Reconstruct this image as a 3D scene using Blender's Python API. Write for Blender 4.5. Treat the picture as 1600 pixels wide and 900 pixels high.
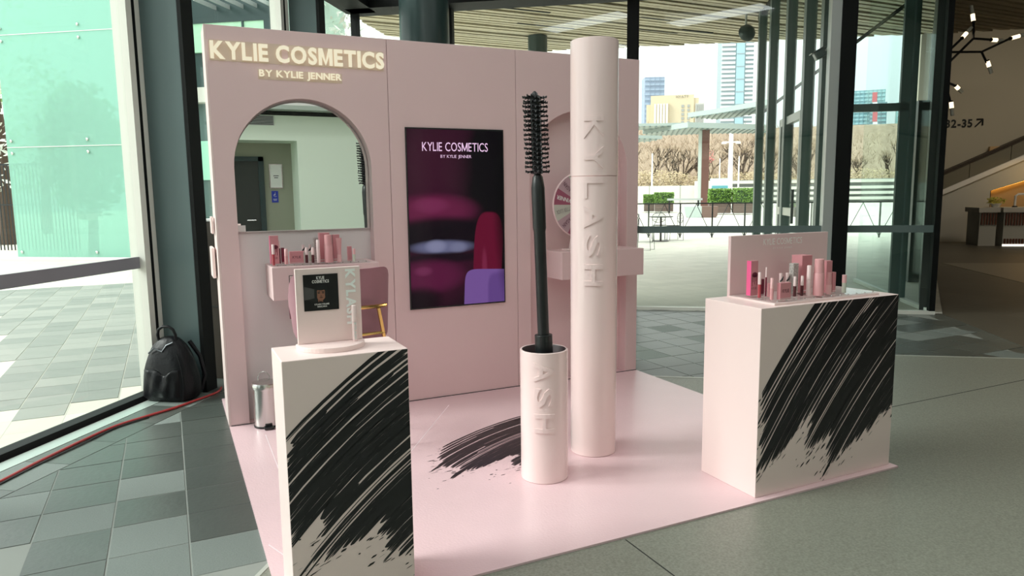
import bpy, bmesh, math, random
from mathutils import Vector, Matrix
random.seed(7)
PI = math.pi
sc = bpy.context.scene
COL = sc.collection
for o in list(bpy.data.objects): bpy.data.objects.remove(o)

# ------------------------------------------------------------------ camera
def make_camera():
    cd = bpy.data.cameras.new('camera'); cam = bpy.data.objects.new('camera', cd); COL.objects.link(cam)
    cd.sensor_width = 36; cd.lens = 36 * 1122.5 / 1600; cd.clip_start = .05; cd.clip_end = 4000
    yaw, pitch, roll = math.radians(25.531), math.radians(7.558), math.radians(-.679)
    fw = Vector((math.sin(yaw) * math.cos(pitch), math.cos(yaw) * math.cos(pitch), -math.sin(pitch)))
    r = Vector((math.cos(yaw), -math.sin(yaw), 0)); u = r.cross(fw)
    r2 = r * math.cos(roll) + u * math.sin(roll); u2 = u * math.cos(roll) - r * math.sin(roll)
    m = Matrix((r2, u2, -fw)).transposed().to_4x4(); m.translation = (0, 0, 1.5)
    cam.matrix_world = m; sc.camera = cam
make_camera()
sc.view_settings.view_transform = 'Standard'; sc.view_settings.look = 'None'
sc.view_settings.gamma = 1; sc.view_settings.use_curve_mapping = False
sc.view_settings.exposure = 0.0
sc.cycles.use_denoising = True
sc.cycles.max_bounces = 10; sc.cycles.diffuse_bounces = 5; sc.cycles.glossy_bounces = 5
sc.cycles.transparent_max_bounces = 24; sc.cycles.transmission_bounces = 6
sc.cycles.sample_clamp_indirect = 8; sc.cycles.caustics_reflective = False; sc.cycles.caustics_refractive = False
SKY_LOW, SKY_HIGH = 1.3, 3.6        # overcast sky: brighter at the zenith than at the horizon
SUN = 4.0
HALL_FILL = 45; LOBBY_FILL = 130

def make_sky():
    w = bpy.data.worlds.new('sky'); sc.world = w; w.use_nodes = True
    nt = w.node_tree; N = nt.nodes; L = nt.links; bg = N['Background']
    tc = N.new('ShaderNodeTexCoord'); sp = N.new('ShaderNodeSeparateXYZ'); L.new(tc.outputs['Generated'], sp.inputs[0])
    mr = N.new('ShaderNodeMapRange'); mr.inputs[1].default_value = 0; mr.inputs[2].default_value = .9
    mr.inputs[3].default_value = SKY_LOW; mr.inputs[4].default_value = SKY_HIGH; L.new(sp.outputs[2], mr.inputs[0])
    no = N.new('ShaderNodeTexNoise'); no.inputs['Scale'].default_value = 3.5; no.inputs['Detail'].default_value = 5
    L.new(tc.outputs['Generated'], no.inputs['Vector'])
    cr = N.new('ShaderNodeValToRGB'); cr.color_ramp.elements[0].position = .35; cr.color_ramp.elements[1].position = .65
    cr.color_ramp.elements[0].color = (.86, .93, .95, 1); cr.color_ramp.elements[1].color = (1, .98, .94, 1)
    L.new(no.outputs[0], cr.inputs[0]); L.new(cr.outputs[0], bg.inputs[0]); L.new(mr.outputs[0], bg.inputs[1])
make_sky()
UA = math.atan2(-.5815, .8136)         # the building's own axes are turned against the stand's
U = Vector((math.cos(UA), math.sin(UA), 0)); V = Vector((-math.sin(UA), math.cos(UA), 0))
def uv(u, v, z=0): return U * u + V * v + Vector((0, 0, z))
def touv(x, y): return (x * U.x + y * U.y, x * V.x + y * V.y)

def lamp(name, kind, loc, energy, color=(1, 1, 1), size=None, rot=None):
    ld = bpy.data.lights.new(name, kind); o = bpy.data.objects.new(name, ld); COL.objects.link(o)
    o.location = loc; ld.energy = energy; ld.color = color
    if kind == 'AREA': ld.shape = 'RECTANGLE'; ld.size, ld.size_y = size
    if kind == 'SUN': ld.angle = math.radians(2)
    if rot: o.rotation_euler = rot
    return o
s = lamp('sun', 'SUN', uv(0, 0, 50), SUN, (1, .97, .94))
s.rotation_euler = (U * -.85 - V * .32 + Vector((0, 0, .62))).to_track_quat('Z', 'Y').to_euler(); s.data.angle = math.radians(28)   # hazy low sun from the left

# ------------------------------------------------------------------ helpers
class MB:
    def __init__(s): s.v = []; s.f = []; s.m = []; s.k = 0
    def add(s, vs, fs):
        b = len(s.v); s.v += [tuple(p) for p in vs]
        for f in fs: s.f.append([i + b for i in f]); s.m.append(s.k)
        return s
    def box(s, x0, x1, y0, y1, z0, z1):
        return s.add([(x0,y0,z0),(x1,y0,z0),(x1,y1,z0),(x0,y1,z0),(x0,y0,z1),(x1,y0,z1),(x1,y1,z1),(x0,y1,z1)],
                     [(0,3,2,1),(4,5,6,7),(0,1,5,4),(1,2,6,5),(2,3,7,6),(3,0,4,7)])
    def tube(s, pts, r, n=8, caps=True):
        pts = [Vector(p) for p in pts]; rs = r if isinstance(r, (list, tuple)) else [r] * len(pts)
        vs = []; fs = []; prev = None
        for i, p in enumerate(pts):
            d = (pts[min(i + 1, len(pts) - 1)] - pts[max(i - 1, 0)])
            d = d.normalized() if d.length > 1e-9 else Vector((0, 0, 1))
            if prev is None:
                a = d.cross(Vector((0, 0, 1)) if abs(d.z) < .9 else Vector((1, 0, 0))).normalized()
            else:
                a = (prev - d * prev.dot(d)); a = a.normalized() if a.length > 1e-6 else d.orthogonal().normalized()
            prev = a; b = d.cross(a)
            for k in range(n):
                t = 2 * PI * k / n; vs.append(p + (a * math.cos(t) + b * math.sin(t)) * rs[i])
        for i in range(len(pts) - 1):
            for k in range(n):
                k2 = (k + 1) % n; fs.append((i*n+k, i*n+k2, (i+1)*n+k2, (i+1)*n+k))
        if caps: fs.append(tuple(range(n - 1, -1, -1))); fs.append(tuple((len(pts)-1)*n + k for k in range(n)))
        return s.add(vs, fs)
    def bar(s, p, q, r=.01, n=6): return s.tube([p, q], r, n)
    def lathe(s, prof, n=32, c=(0, 0), close=True):
        vs = []; fs = []
        for (r, z) in prof:
            for k in range(n): vs.append((c[0] + r * math.cos(2*PI*k/n), c[1] + r * math.sin(2*PI*k/n), z))
        for i in range(len(prof) - 1):
            for k in range(n):
                k2 = (k + 1) % n; fs.append((i*n+k, i*n+k2, (i+1)*n+k2, (i+1)*n+k))
        if close: fs.append(tuple(range(n - 1, -1, -1))); fs.append(tuple((len(prof)-1)*n + k for k in range(n)))
        return s.add(vs, fs)
    def prism(s, poly, a, b, axis='z'):
        # poly of 2-D points; axis z: (x,y)->z a..b ; axis y: (x,z)->y a..b ; axis x: (y,z)->x a..b
        f = {'z': lambda p, t: (p[0], p[1], t), 'y': lambda p, t: (p[0], t, p[1]), 'x': lambda p, t: (t, p[0], p[1])}[axis]
        n = len(poly); vs = [f(p, a) for p in poly] + [f(p, b) for p in poly]
        fs = [tuple(range(n)), tuple(range(2*n - 1, n - 1, -1))] + [(i, n+i, n+(i+1) % n, (i+1) % n) for i in range(n)]
        return s.add(vs, fs)
    def poly(s, pts): return s.add(pts, [tuple(range(len(pts)))])
    def mesh(s, name, mat, bevel=0, smooth=False, seg=2, recalc=True):
        me = bpy.data.meshes.new(name); me.from_pydata(s.v, [], s.f)
        mats = mat if isinstance(mat, (list, tuple)) else [mat]
        for m in mats: me.materials.append(m)
        if len(mats) > 1: me.polygons.foreach_set('material_index', s.m)
        bm = bmesh.new(); bm.from_mesh(me)
        if recalc: bmesh.ops.recalc_face_normals(bm, faces=bm.faces)
        if bevel:
            es = [e for e in bm.edges if len(e.link_faces) == 2 and e.calc_face_angle(0) > .6]
            bmesh.ops.bevel(bm, geom=es, offset=bevel, segments=seg, affect='EDGES', profile=.5, clamp_overlap=True)
        bm.to_mesh(me); bm.free()
        if smooth:
            me.polygons.foreach_set('use_smooth', [True] * len(me.polygons))
            try: me.set_sharp_from_angle(angle=math.radians(40))
            except Exception: pass
        me.update(); return me
    def obj(s, name, mat, parent=None, **kw):
        return link(name, s.mesh(name, mat, **kw), parent)

def link(name, me, parent=None, loc=None, rz=0):
    o = bpy.data.objects.new(name, me); COL.objects.link(o)
    if parent is not None: o.parent = parent
    if loc is not None: o.location = loc
    if rz: o.rotation_euler.z = rz
    return o
def tag(o, label=None, cat=None, group=None, kind=None):
    if label: o['label'] = label
    if cat: o['category'] = cat
    if group: o['group'] = group
    if kind: o['kind'] = kind
    return o
def thing(name, label, cat, loc=(0, 0, 0), rz=0, group=None):
    o = bpy.data.objects.new(name, None); COL.objects.link(o); o.location = loc; o.rotation_euler.z = rz
    o.empty_display_size = .1
    return tag(o, label, cat, group)
def struct(name, loc=(0, 0, 0), rz=0, me=None):
    o = bpy.data.objects.new(name, me); COL.objects.link(o); o.location = loc; o.rotation_euler.z = rz
    o['kind'] = 'structure'; return o
def dup(root, loc, rz=None, label=None, group=None):
    r = root.copy(); COL.objects.link(r); r.location = loc
    if rz is not None: r.rotation_euler.z = rz
    if label: r['label'] = label
    if group: r['group'] = group
    for ch in list(root.children):
        c = ch.copy(); COL.objects.link(c); c.parent = r
        for g in list(ch.children):
            d = g.copy(); COL.objects.link(d); d.parent = c
    return r
def B(x0, x1, y0, y1, z0, z1): return MB().box(x0, x1, y0, y1, z0, z1)

def clip(poly, a, b, c):          # keep a*x+b*y>=c
    out = []
    for i in range(len(poly)):
        p, q = poly[i], poly[(i + 1) % len(poly)]
        dp, dq = a*p[0] + b*p[1] - c, a*q[0] + b*q[1] - c
        if dp >= 0: out.append(p)
        if (dp >= 0) != (dq >= 0):
            t = dp / (dp - dq); out.append((p[0] + (q[0]-p[0])*t, p[1] + (q[1]-p[1])*t))
    return out

_tc = {}
_glyph = {}
def glyph(ch, bold, res):
    """one letter as flat triangles with its left edge at x=0; M is drawn by hand (the built-in one closes up when emboldened)"""
    k = (ch, bold, res)
    if k in _glyph: return _glyph[k]
    cu = bpy.data.curves.new('t', 'FONT'); cu.body = 'H' if ch == 'M' else ch; cu.size = 1; cu.offset = bold; cu.resolution_u = res
    o = bpy.data.objects.new('t', cu); COL.objects.link(o)
    dg = bpy.context.evaluated_depsgraph_get(); dg.update()
    me = bpy.data.meshes.new_from_object(o.evaluated_get(dg)); bpy.data.objects.remove(o); bpy.data.curves.remove(cu)
    vs = [(v.co.x, v.co.y) for v in me.vertices]; fs = [tuple(p.vertices) for p in me.polygons]; bpy.data.meshes.remove(me)
    x0 = min(v[0] for v in vs); x1 = max(v[0] for v in vs)
    if ch == 'M':
        y0 = min(v[1] for v in vs); y1 = max(v[1] for v in vs); w = .74; t = .10 + 2 * bold; c = w / 2
        vs = [(0, y0), (t, y0), (t, y1), (0, y1), (w - t, y0), (w, y0), (w, y1), (w - t, y1), (t * 1.25, y1), (c, y0 + .16), (c, y0), (t, y1 - .30), (w - t * 1.25, y1), (w - t, y1 - .30)]
        fs = [(0, 1, 2, 3), (4, 5, 6, 7), (11, 10, 9, 8), (2, 11, 8), (10, 13, 12, 9), (13, 7, 12)]; x0, x1 = 0, w
    r = ([(x - x0, y) for x, y in vs], fs, x1 - x0); _glyph[k] = r; return r
def text_mesh(txt, w, h, mat, bold=0.0, ext=0.0, font_sx=None, res=3):
    """flat text, lower left at the origin, scaled to w x h (w None keeps proportion), in the XY plane"""
    V_ = []; F_ = []; x = 0
    for a, ch in enumerate(txt):
        if ch == ' ': x += .30; continue
        vs, fs, adv = glyph(ch, bold, res)
        if a and txt[a-1:a+1] in ('KY', 'YL', 'LA', 'AS', 'RY'): x -= .05
        b = len(V_); V_ += [(p[0] + x, p[1], 0) for p in vs]; F_ += [tuple(i + b for i in f) for f in fs]; x += adv + .095
    me = bpy.data.meshes.new('lettering'); me.from_pydata(V_, [], F_)
    xs = [v[0] for v in V_]; ys = [v[1] for v in V_]
    x0, x1, y0, y1 = min(xs), max(xs), min(ys), max(ys)
    sy = h / (y1 - y0); sx = w / (x1 - x0) if w else sy * (font_sx or 1)
    for v in me.vertices: v.co = ((v.co.x - x0) * sx, (v.co.y - y0) * sy, 0)
    bm = bmesh.new(); bm.from_mesh(me)
    bmesh.ops.remove_doubles(bm, verts=bm.verts, dist=1e-6)
    if ext:
        r = bmesh.ops.extrude_face_region(bm, geom=list(bm.faces))
        for g in r['geom']:
            if isinstance(g, bmesh.types.BMVert): g.co.z += ext
        bmesh.ops.recalc_face_normals(bm, faces=bm.faces)
    bm.to_mesh(me); bm.free(); me.materials.clear(); me.materials.append(mat)
    return me
def text_on(name, txt, x, y, z, w, h, mat, parent, bold=0, ext=.0, turn=0, face='-y', dz=0):
    """text whose lower-left sits at x,y,z on a surface facing -y ; turn rotates in the plane (degrees clockwise)"""
    me = text_mesh(txt, w, h, mat, bold, ext)
    R = Matrix.Rotation(PI / 2, 4, 'X') if face == '-y' else Matrix.Identity(4)
    if face == '-x': R = Matrix.Rotation(-PI / 2, 4, 'Z') @ Matrix.Rotation(PI / 2, 4, 'X')
    me.transform(R @ Matrix.Rotation(-math.radians(turn), 4, 'Z'))
    return link(name, me, parent, (x, y, z))

# ------------------------------------------------------------------ materials
def nodes(name):
    m = bpy.data.materials.new(name); m.use_nodes = True
    return m, m.node_tree.nodes, m.node_tree.links, m.node_tree.nodes['Principled BSDF']
def mat(name, col, rough=.5, metal=0, spec=.5, var=0, vscale=8, bump=0, bscale=60, stretch=None, coat=0, sheen=0, objrand=0, col2=None):
    m, N, L, b = nodes(name)
    b.inputs['Roughness'].default_value = rough; b.inputs['Metallic'].default_value = metal
    b.inputs['Specular IOR Level'].default_value = spec; b.inputs['Coat Weight'].default_value = coat
    b.inputs['Sheen Weight'].default_value = sheen
    c = (*col, 1); b.inputs['Base Color'].default_value = c
    tc = N.new('ShaderNodeTexCoord'); vec = tc.outputs['Object']
    if stretch:
        mp = N.new('ShaderNodeMapping'); mp.inputs['Scale'].default_value = stretch; L.new(vec, mp.inputs[0]); vec = mp.outputs[0]
    if var or col2 or objrand:
        no = N.new('ShaderNodeTexNoise'); no.inputs['Scale'].default_value = vscale; no.inputs['Detail'].default_value = 4
        L.new(vec, no.inputs['Vector'])
        mx = N.new('ShaderNodeMix'); mx.data_type = 'RGBA'
        lo = tuple(max(0, x * (1 - var)) for x in col); hi = tuple(min(1, x * (1 + var)) for x in col)
        if col2: lo, hi = col, col2
        mx.inputs[6].default_value = (*lo, 1); mx.inputs[7].default_value = (*hi, 1)
        fac = no.outputs[0]
        if objrand:
            oi = N.new('ShaderNodeObjectInfo'); ma = N.new('ShaderNodeMath'); ma.operation = 'MULTIPLY_ADD'
            ma.inputs[1].default_value = objrand; L.new(oi.outputs['Random'], ma.inputs[0])
            mm = N.new('ShaderNodeMath'); mm.operation = 'MULTIPLY_ADD'; mm.inputs[1].default_value = 1 - objrand; mm.inputs[2].default_value = 0
            L.new(no.outputs[0], mm.inputs[0]); L.new(mm.outputs[0], ma.inputs[2]); fac = ma.outputs[0]
        L.new(fac, mx.inputs[0]); L.new(mx.outputs[2], b.inputs['Base Color'])
    if bump:
        n2 = N.new('ShaderNodeTexNoise'); n2.inputs['Scale'].default_value = bscale; n2.inputs['Detail'].default_value = 3
        L.new(vec, n2.inputs['Vector'])
        bp = N.new('ShaderNodeBump'); bp.inputs['Strength'].default_value = bump; bp.inputs['Distance'].default_value = .01
        L.new(n2.outputs[0], bp.inputs['Height']); L.new(bp.outputs[0], b.inputs['Normal'])
    return m
def emit(name, col, strength):
    m, N, L, b = nodes(name); b.inputs['Base Color'].default_value = (*col, 1)
    b.inputs['Emission Color'].default_value = (*col, 1); b.inputs['Emission Strength'].default_value = strength; return m
def glass(name, tint, refl=.5, rough=0, diff=0, diffcol=(.5, .9, .75)):
    """thin architectural glass: tinted straight-through light plus a mirror reflection that grows at grazing angles"""
    m, N, L, b = nodes(name); N.remove(b); out = N['Material Output']
    tr = N.new('ShaderNodeBsdfTransparent'); tr.inputs[0].default_value = (*tint, 1)
    gl = N.new('ShaderNodeBsdfGlossy'); gl.inputs['Roughness'].default_value = rough; gl.inputs[0].default_value = (.9, .95, .93, 1)
    lw = N.new('ShaderNodeLayerWeight'); lw.inputs[0].default_value = .5
    pw = N.new('ShaderNodeMath'); pw.operation = 'POWER'; pw.inputs[1].default_value = 4; L.new(lw.outputs['Facing'], pw.inputs[0])
    ma = N.new('ShaderNodeMath'); ma.operation = 'MULTIPLY_ADD'; ma.inputs[1].default_value = refl; ma.inputs[2].default_value = .03
    L.new(pw.outputs[0], ma.inputs[0])
    mx = N.new('ShaderNodeMixShader'); L.new(ma.outputs[0], mx.inputs[0])
    src = tr.outputs[0]
    if diff:
        d = N.new('ShaderNodeBsdfDiffuse'); d.inputs[0].default_value = (*diffcol, 1)
        t2 = N.new('ShaderNodeBsdfTranslucent'); t2.inputs[0].default_value = (*diffcol, 1)
        m0 = N.new('ShaderNodeMixShader'); m0.inputs[0].default_value = .35; L.new(d.outputs[0], m0.inputs[1]); L.new(t2.outputs[0], m0.inputs[2])
        m1 = N.new('ShaderNodeMixShader'); m1.inputs[0].default_value = diff; L.new(tr.outputs[0], m1.inputs[1]); L.new(m0.outputs[0], m1.inputs[2]); src = m1.outputs[0]
    L.new(src, mx.inputs[1]); L.new(gl.outputs[0], mx.inputs[2]); L.new(mx.outputs[0], out.inputs[0])
    return m

M = {}
M['pink'] = mat('pink_laminate', (.80, .60, .605), .38, var=.02, vscale=3)
M['pink_white'] = mat('pale_pink_paint', (.86, .70, .68), .35)
M['tube_pink'] = mat('tube_gloss_pink', (.86, .69, .68), .22, coat=.4)
M['floor_pink'] = mat('pink_vinyl', (.77, .56, .595), .25, bump=.12, bscale=90, var=.03, vscale=5)
M['alcove'] = mat('alcove_grey', (.76, .72, .72), .5)
M['black_print'] = mat('black_print', (.012, .012, .015), .3, var=.5, vscale=30)
M['black'] = mat('black_plastic', (.01, .012, .013), .35)
M['frame_black'] = mat('black_frame', (.004, .005, .005), .6, spec=.2)
M['teal_steel'] = mat('teal_painted_steel', (.085, .13, .13), .45)
M['teal_dark'] = mat('dark_teal_paint', (.03, .055, .055), .3)
M['cream_frame'] = mat('cream_aluminium', (.72, .72, .66), .45)
M['grey_frame'] = mat('grey_aluminium', (.45, .48, .47), .4, metal=.3)
M['green_frame'] = mat('green_grey_frame', (.10, .15, .145), .4)
M['band'] = mat('grey_visibility_film', (.22, .22, .25), .6)
M['band_green'] = mat('teal_visibility_film', (.13, .18, .175), .6)
M['glass'] = glass('facade_glass', (.93, .965, .945), .35)
M['glass_teal'] = glass('tinted_glass', (.92, .965, .95), .15)
M['green_glass'] = glass('mint_glass_wall', (.62, .92, .82), .25, .02, .62, (.42, .66, .58))
M['grout'] = mat('grout', (.24, .26, .24), .8)
M['slate'] = mat('slate_tile', (.05, .060, .054), .35, vscale=5, objrand=.4, col2=(.088, .102, .092), bump=.12, bscale=35)
M['slate_rough'] = mat('speckled_tile', (.10, .125, .115), .6, vscale=160, objrand=.2, col2=(.22, .25, .235), bump=.1, bscale=200)
M['paver'] = mat('pale_paver', (.15, .17, .15), .6, vscale=6, objrand=.6, col2=(.31, .315, .28))
M['terrazzo'] = mat('green_terrazzo', (.10, .108, .085), .38, vscale=95, col2=(.33, .345, .29), bump=.12, bscale=160)
M['gold'] = mat('brass', (.75, .52, .18), .2, metal=1)
M['velvet'] = mat('mauve_velvet', (.33, .16, .19), .8, sheen=.1, var=.12, vscale=5)
M['steel'] = mat('brushed_steel', (.62, .62, .60), .25, metal=1, var=.06, vscale=20, stretch=(1, 1, .05))
M['leather'] = mat('black_leather', (.004, .0045, .006), .42, spec=.25, bump=.3, bscale=40)
M['red'] = mat('red_cable', (.45, .04, .04), .4)
M['white'] = mat('white_paint', (.8, .8, .78), .5)
M['wall_mint'] = mat('mint_wall', (.80, .92, .79), .6)
M['wall_beige'] = mat('beige_wall', (.42, .39, .31), .7)
M['wood_slat'] = mat('timber_slat', (.44, .385, .275), .6, var=.12, vscale=3, objrand=.7, col2=(.68, .60, .43))
M['dark'] = mat('dark_void', (.02, .022, .02), .8)
M['brown'] = mat('dark_brown_timber', (.03, .02, .012), .5, var=.3, vscale=4)
M['ceiling'] = mat('ceiling_paint', (.7, .7, .68), .8)
M['concrete'] = mat('pale_concrete', (.62, .60, .55), .8, var=.05, vscale=1)
M['mirror'] = mat('mirror_silver', (.93, .95, .94), .0, metal=1)
M['acrylic'] = glass('clear_acrylic', (.97, .97, .97), .5)

def tile_material(name, c1, c2, grout, sx, sy, ox, oy, rough=.5, speck=0):
    """square slabs laid on a grid: one value per slab, joints between"""
    m, N, L, b = nodes(name); b.inputs['Roughness'].default_value = rough
    ge = N.new('ShaderNodeNewGeometry'); mp = N.new('ShaderNodeVectorMath'); mp.operation = 'SUBTRACT'
    mp.inputs[1].default_value = (ox, oy, 0); L.new(ge.outputs['Position'], mp.inputs[0])
    dv = N.new('ShaderNodeVectorMath'); dv.operation = 'DIVIDE'; dv.inputs[1].default_value = (sx, sy, 1); L.new(mp.outputs[0], dv.inputs[0])
    fl = N.new('ShaderNodeVectorMath'); fl.operation = 'FLOOR'; L.new(dv.outputs[0], fl.inputs[0])
    fl2 = N.new('ShaderNodeVectorMath'); fl2.operation = 'MULTIPLY'; fl2.inputs[1].default_value = (1, 1, 0); L.new(fl.outputs[0], fl2.inputs[0])
    wn = N.new('ShaderNodeTexWhiteNoise'); L.new(fl2.outputs[0], wn.inputs[0])
    fr = N.new('ShaderNodeVectorMath'); fr.operation = 'FRACTION'; L.new(dv.outputs[0], fr.inputs[0])
    sp = N.new('ShaderNodeSeparateXYZ'); L.new(fr.outputs[0], sp.inputs[0])
    es = []
    for i in (0, 1):
        a = N.new('ShaderNodeMath'); a.operation = 'LESS_THAN'; a.inputs[1].default_value = .016; L.new(sp.outputs[i], a.inputs[0]); es.append(a)
    mxm = N.new('ShaderNodeMath'); mxm.operation = 'MAXIMUM'; L.new(es[0].outputs[0], mxm.inputs[0]); L.new(es[1].outputs[0], mxm.inputs[1])
    no = N.new('ShaderNodeTexNoise'); no.inputs['Scale'].default_value = 6; no.inputs['Detail'].default_value = 5; L.new(ge.outputs['Position'], no.inputs['Vector'])
    av = N.new('ShaderNodeMath'); av.operation = 'MULTIPLY_ADD'; av.inputs[1].default_value = .6; L.new(wn.outputs[0], av.inputs[0])
    n2 = N.new('ShaderNodeMath'); n2.operation = 'MULTIPLY'; n2.inputs[1].default_value = .4; L.new(no.outputs[0], n2.inputs[0]); L.new(n2.outputs[0], av.inputs[2])
    mx = N.new('ShaderNodeMix'); mx.data_type = 'RGBA'; mx.inputs[6].default_value = (*c1, 1); mx.inputs[7].default_value = (*c2, 1); L.new(av.outputs[0], mx.inputs[0])
    m2 = N.new('ShaderNodeMix'); m2.data_type = 'RGBA'; m2.inputs[7].default_value = (*grout, 1); L.new(mxm.outputs[0], m2.inputs[0]); L.new(mx.outputs[2], m2.inputs[6])
    L.new(m2.outputs[2], b.inputs['Base Color'])
    return m
TS = .3148
M['tile_far'] = tile_material('interior_slabs', (.05, .06, .054), (.12, .135, .12), (.2, .21, .19), TS, TS, 0, 4.869, .38)
M['pave_far'] = tile_material('terrace_slabs', (.47, .455, .385), (.60, .575, .49), (.36, .35, .30), TS, TS, -.415, 4.8, .6)
M['lobby_tile'] = tile_material('lobby_slabs', (.075, .068, .052), (.115, .105, .08), (.10, .095, .08), .63, .63, 0, 0, .45)

# ------------------------------------------------------------------ floors
floor = struct('floor')
def in_hall(x, y): u, v = touv(x, y); return u > -3.16 and v < 9.2
fb = MB(); pts = [(-3.58, -6), (3.6, -6), (3.6, 9.3), (-3.58, 9.3)]
fb.prism([tuple(uv(*p)[:2]) for p in pts], -.06, -.004); fb.obj('floor_slab', M['tile_far'], floor)
lf = MB(); pts = [(3.6, -6), (18, -6), (18, 23), (10.6, 23), (8.2, 22.2), (3.6, 9.25)]
lf.prism([tuple(uv(*p)[:2]) for p in pts], -.06, 0); lf.obj('lobby_slab', M['lobby_tile'], floor)
ls = MB(); ls.prism([tuple(uv(*p)[:2]) for p in [(5.95, 12.34), (9.5, 12.4), (9.5, 15.75), (5.99, 15.6)]], .0, .004)
ls.obj('pale_floor_strip', mat('pale_strip', (.20, .18, .14), .4), floor)
# terrazzo field with its stepped edge
tz = MB(); pts = [(-1.47, -6), (10, -6), (10, 6.85), (1.35, 6.85), (1.35, 5.815), (-1.47, 5.815)]
tz.prism([tuple(uv(*p)[:2]) for p in pts], -.01, .003); tz.obj('terrazzo_field', M['terrazzo'], floor)
te = MB(); te.box(-1.47, 1.35, 5.80, 5.835, -.01, .005); te.box(1.35, 10, 6.84, 6.865, -.01, .005); te.box(1.34, 1.36, 5.81, 6.86, -.01, .005)
te.box(-1.485, -1.465, -6, 5.815, -.01, .005)
tj = MB(); tj.box(3.5, 9.5, 3.205, 3.213, 0, .0036).box(1.698, 1.704, -1.2, 2.45, 0, .0036); tj.obj('terrazzo_joint', M['dark'], floor)
o = te.obj('edge_trim', mat('trim_grey', (.42, .44, .40), .4), floor); o.rotation_euler.z = UA
gb_ = MB(); gb_.prism([tuple(uv(*p)[:2]) for p in [(-3.3, -5.9), (3.4, -5.9), (3.4, 9.2), (-3.3, 9.2)]], -.0035, -.0025); gb_.obj('grout_bed', M['grout'], floor)
sq = MB(); g = .0065
sq.box(0, TS - g, 0, TS - g, -.008, 0)
sq_me = {k: sq.mesh('tile', M[k], bevel=.0015, seg=1) for k in ('slate', 'slate_rough', 'paver')}
tiles = []
for i in range(-12, 30):
    for j in range(-9, 18):
        x, y = i * TS, 4.869 + j * TS
        cs = [(x, y), (x + TS - g, y), (x + TS - g, y + TS - g), (x, y + TS - g)]
        us = [touv(*c) for c in cs]
        cx, cy = x + TS/2, y + TS/2; cu, cv = touv(cx, cy)
        if all(u < -3.16 for u, v in us) or cv > 9.15 or cv < .5: continue
        if cu > -1.6 and cv < 5.6: continue
        if cu > 1.5 and cv < 6.7: continue
        if cu > 3.4: continue
        if .3 < cx < 3.4 and cy < 5.6: continue
        d = math.hypot(cx, cy); ang = math.degrees(math.atan2(cx, cy)) - 25.5
        if abs(ang) > 38: continue
        tiles.append((d, x, y, cs, us))
tiles.sort()
rest = MB(); n = 0
for d, x, y, cs, us in tiles:
    k = 'slate_rough' if random.random() < .2 else 'slate'
    if all(u > -3.16 for u, v in us):
        if n < 290: link('tile', sq_me[k], floor, (x, y, random.uniform(-.0006, .0006))); n += 1
        else: rest.box(x, x + TS - g, y, y + TS - g, -.008, 0)
    else:
        p = clip(cs, U.x, U.y, -3.158)
        if len(p) > 2 and n < 290: MB().prism(p, -.008, 0).obj('tile', M[k], floor); n += 1
if rest.v: rest.obj('far_tiles', M['slate'], floor)['kind'] = 'stuff'
# border row beside the glass and the metal channel
for i in range(22):
    v = 1.2 + i * .37
    b = MB().box(-3.46, -3.165, v, v + .366, -.008, 0)
    o = b.obj('border_tile', M['slate_rough'] if i % 4 == 1 else M['slate'], floor); o.rotation_euler.z = UA
o = B(-3.578, -3.465, -6, 9.2, -.01, .002).obj('floor_channel', mat('channel_grey', (.42, .5, .46), .35, metal=.2), floor); o.rotation_euler.z = UA

paving = struct('paving')
MB().box(-60, -3.72, -40, 140, -.3, -.004).box(-3.72, 60, 9.4, 140, -.3, -.004).obj('paving_bed', M['pave_far'], paving).rotation_euler.z = UA
cand = []
for i in range(-30, 4):
    for j in range(-6, 30):
        x, y = -.415 + i * TS, 4.8 + j * TS; cx, cy = x + TS/2, y + TS/2; cu, cv = touv(cx, cy)
        if cu > -4.0 or cu < -11 or cv < 2.5: continue
        if math.degrees(math.atan2(cx, cy)) - 25.5 < -36.5: continue
        cand.append((math.hypot(cx, cy), x, y))
cand.sort()
for d, x, y in cand[:285]: link('paver', sq_me['paver'], paving, (x, y, random.uniform(-.001, .001)))

# ------------------------------------------------------------------ ceilings and walls of the hall
ceil = struct('ceiling', rz=UA)
MB().box(-3.8, 4.6, -6, 9.4, 5.2, 5.4).obj('ceiling_panel', M['ceiling'], ceil)
MB().box(4.6, 18.2, -6, 23, 7.4, 7.6).obj('lobby_ceiling_panel', M['dark'], ceil)
for i in range(34):
    v = 14 + i * .26
    MB().box(4.8, 14, v, v + .14, 7.28, 7.4).obj('ceiling_slat', M['wood_slat'], ceil)
MB().box(4.5, 4.7, -6, 9.3, 5.2, 7.5).obj('ceiling_step', M['dark'], ceil)
wr = struct('wall_rear', rz=UA); MB().box(-3.8, 18.2, -6.2, -6, 0, 7.5).obj('wall_panel', M['wall_beige'], wr)
wl = struct('wall_lobby', rz=UA); MB().box(7.6, 18.2, 22.1, 22.4, 0, 7.5).obj('wall_panel', M['wall_beige'], wl)
w3 = struct('wall_right', rz=UA); MB().box(18, 18.2, -6, 22.4, 0, 7.5).obj('wall_panel', M['wall_beige'], w3)
# glazed side of the lobby, running straight away behind the corner post
ws = struct('wall_lobby_side'); a = uv(3.46, 9.30); b_ = uv(8.02, 22.3); dd = (b_ - a); a = a + dd.normalized() * .12 + Vector((0, 0, 0)); an = math.atan2(dd.y, dd.x)
o = MB().box(0, dd.length, .0, .1, 0, 7.5).obj('wall_panel', M['dark'], ws); o.location = a; o.rotation_euler.z = an
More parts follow.
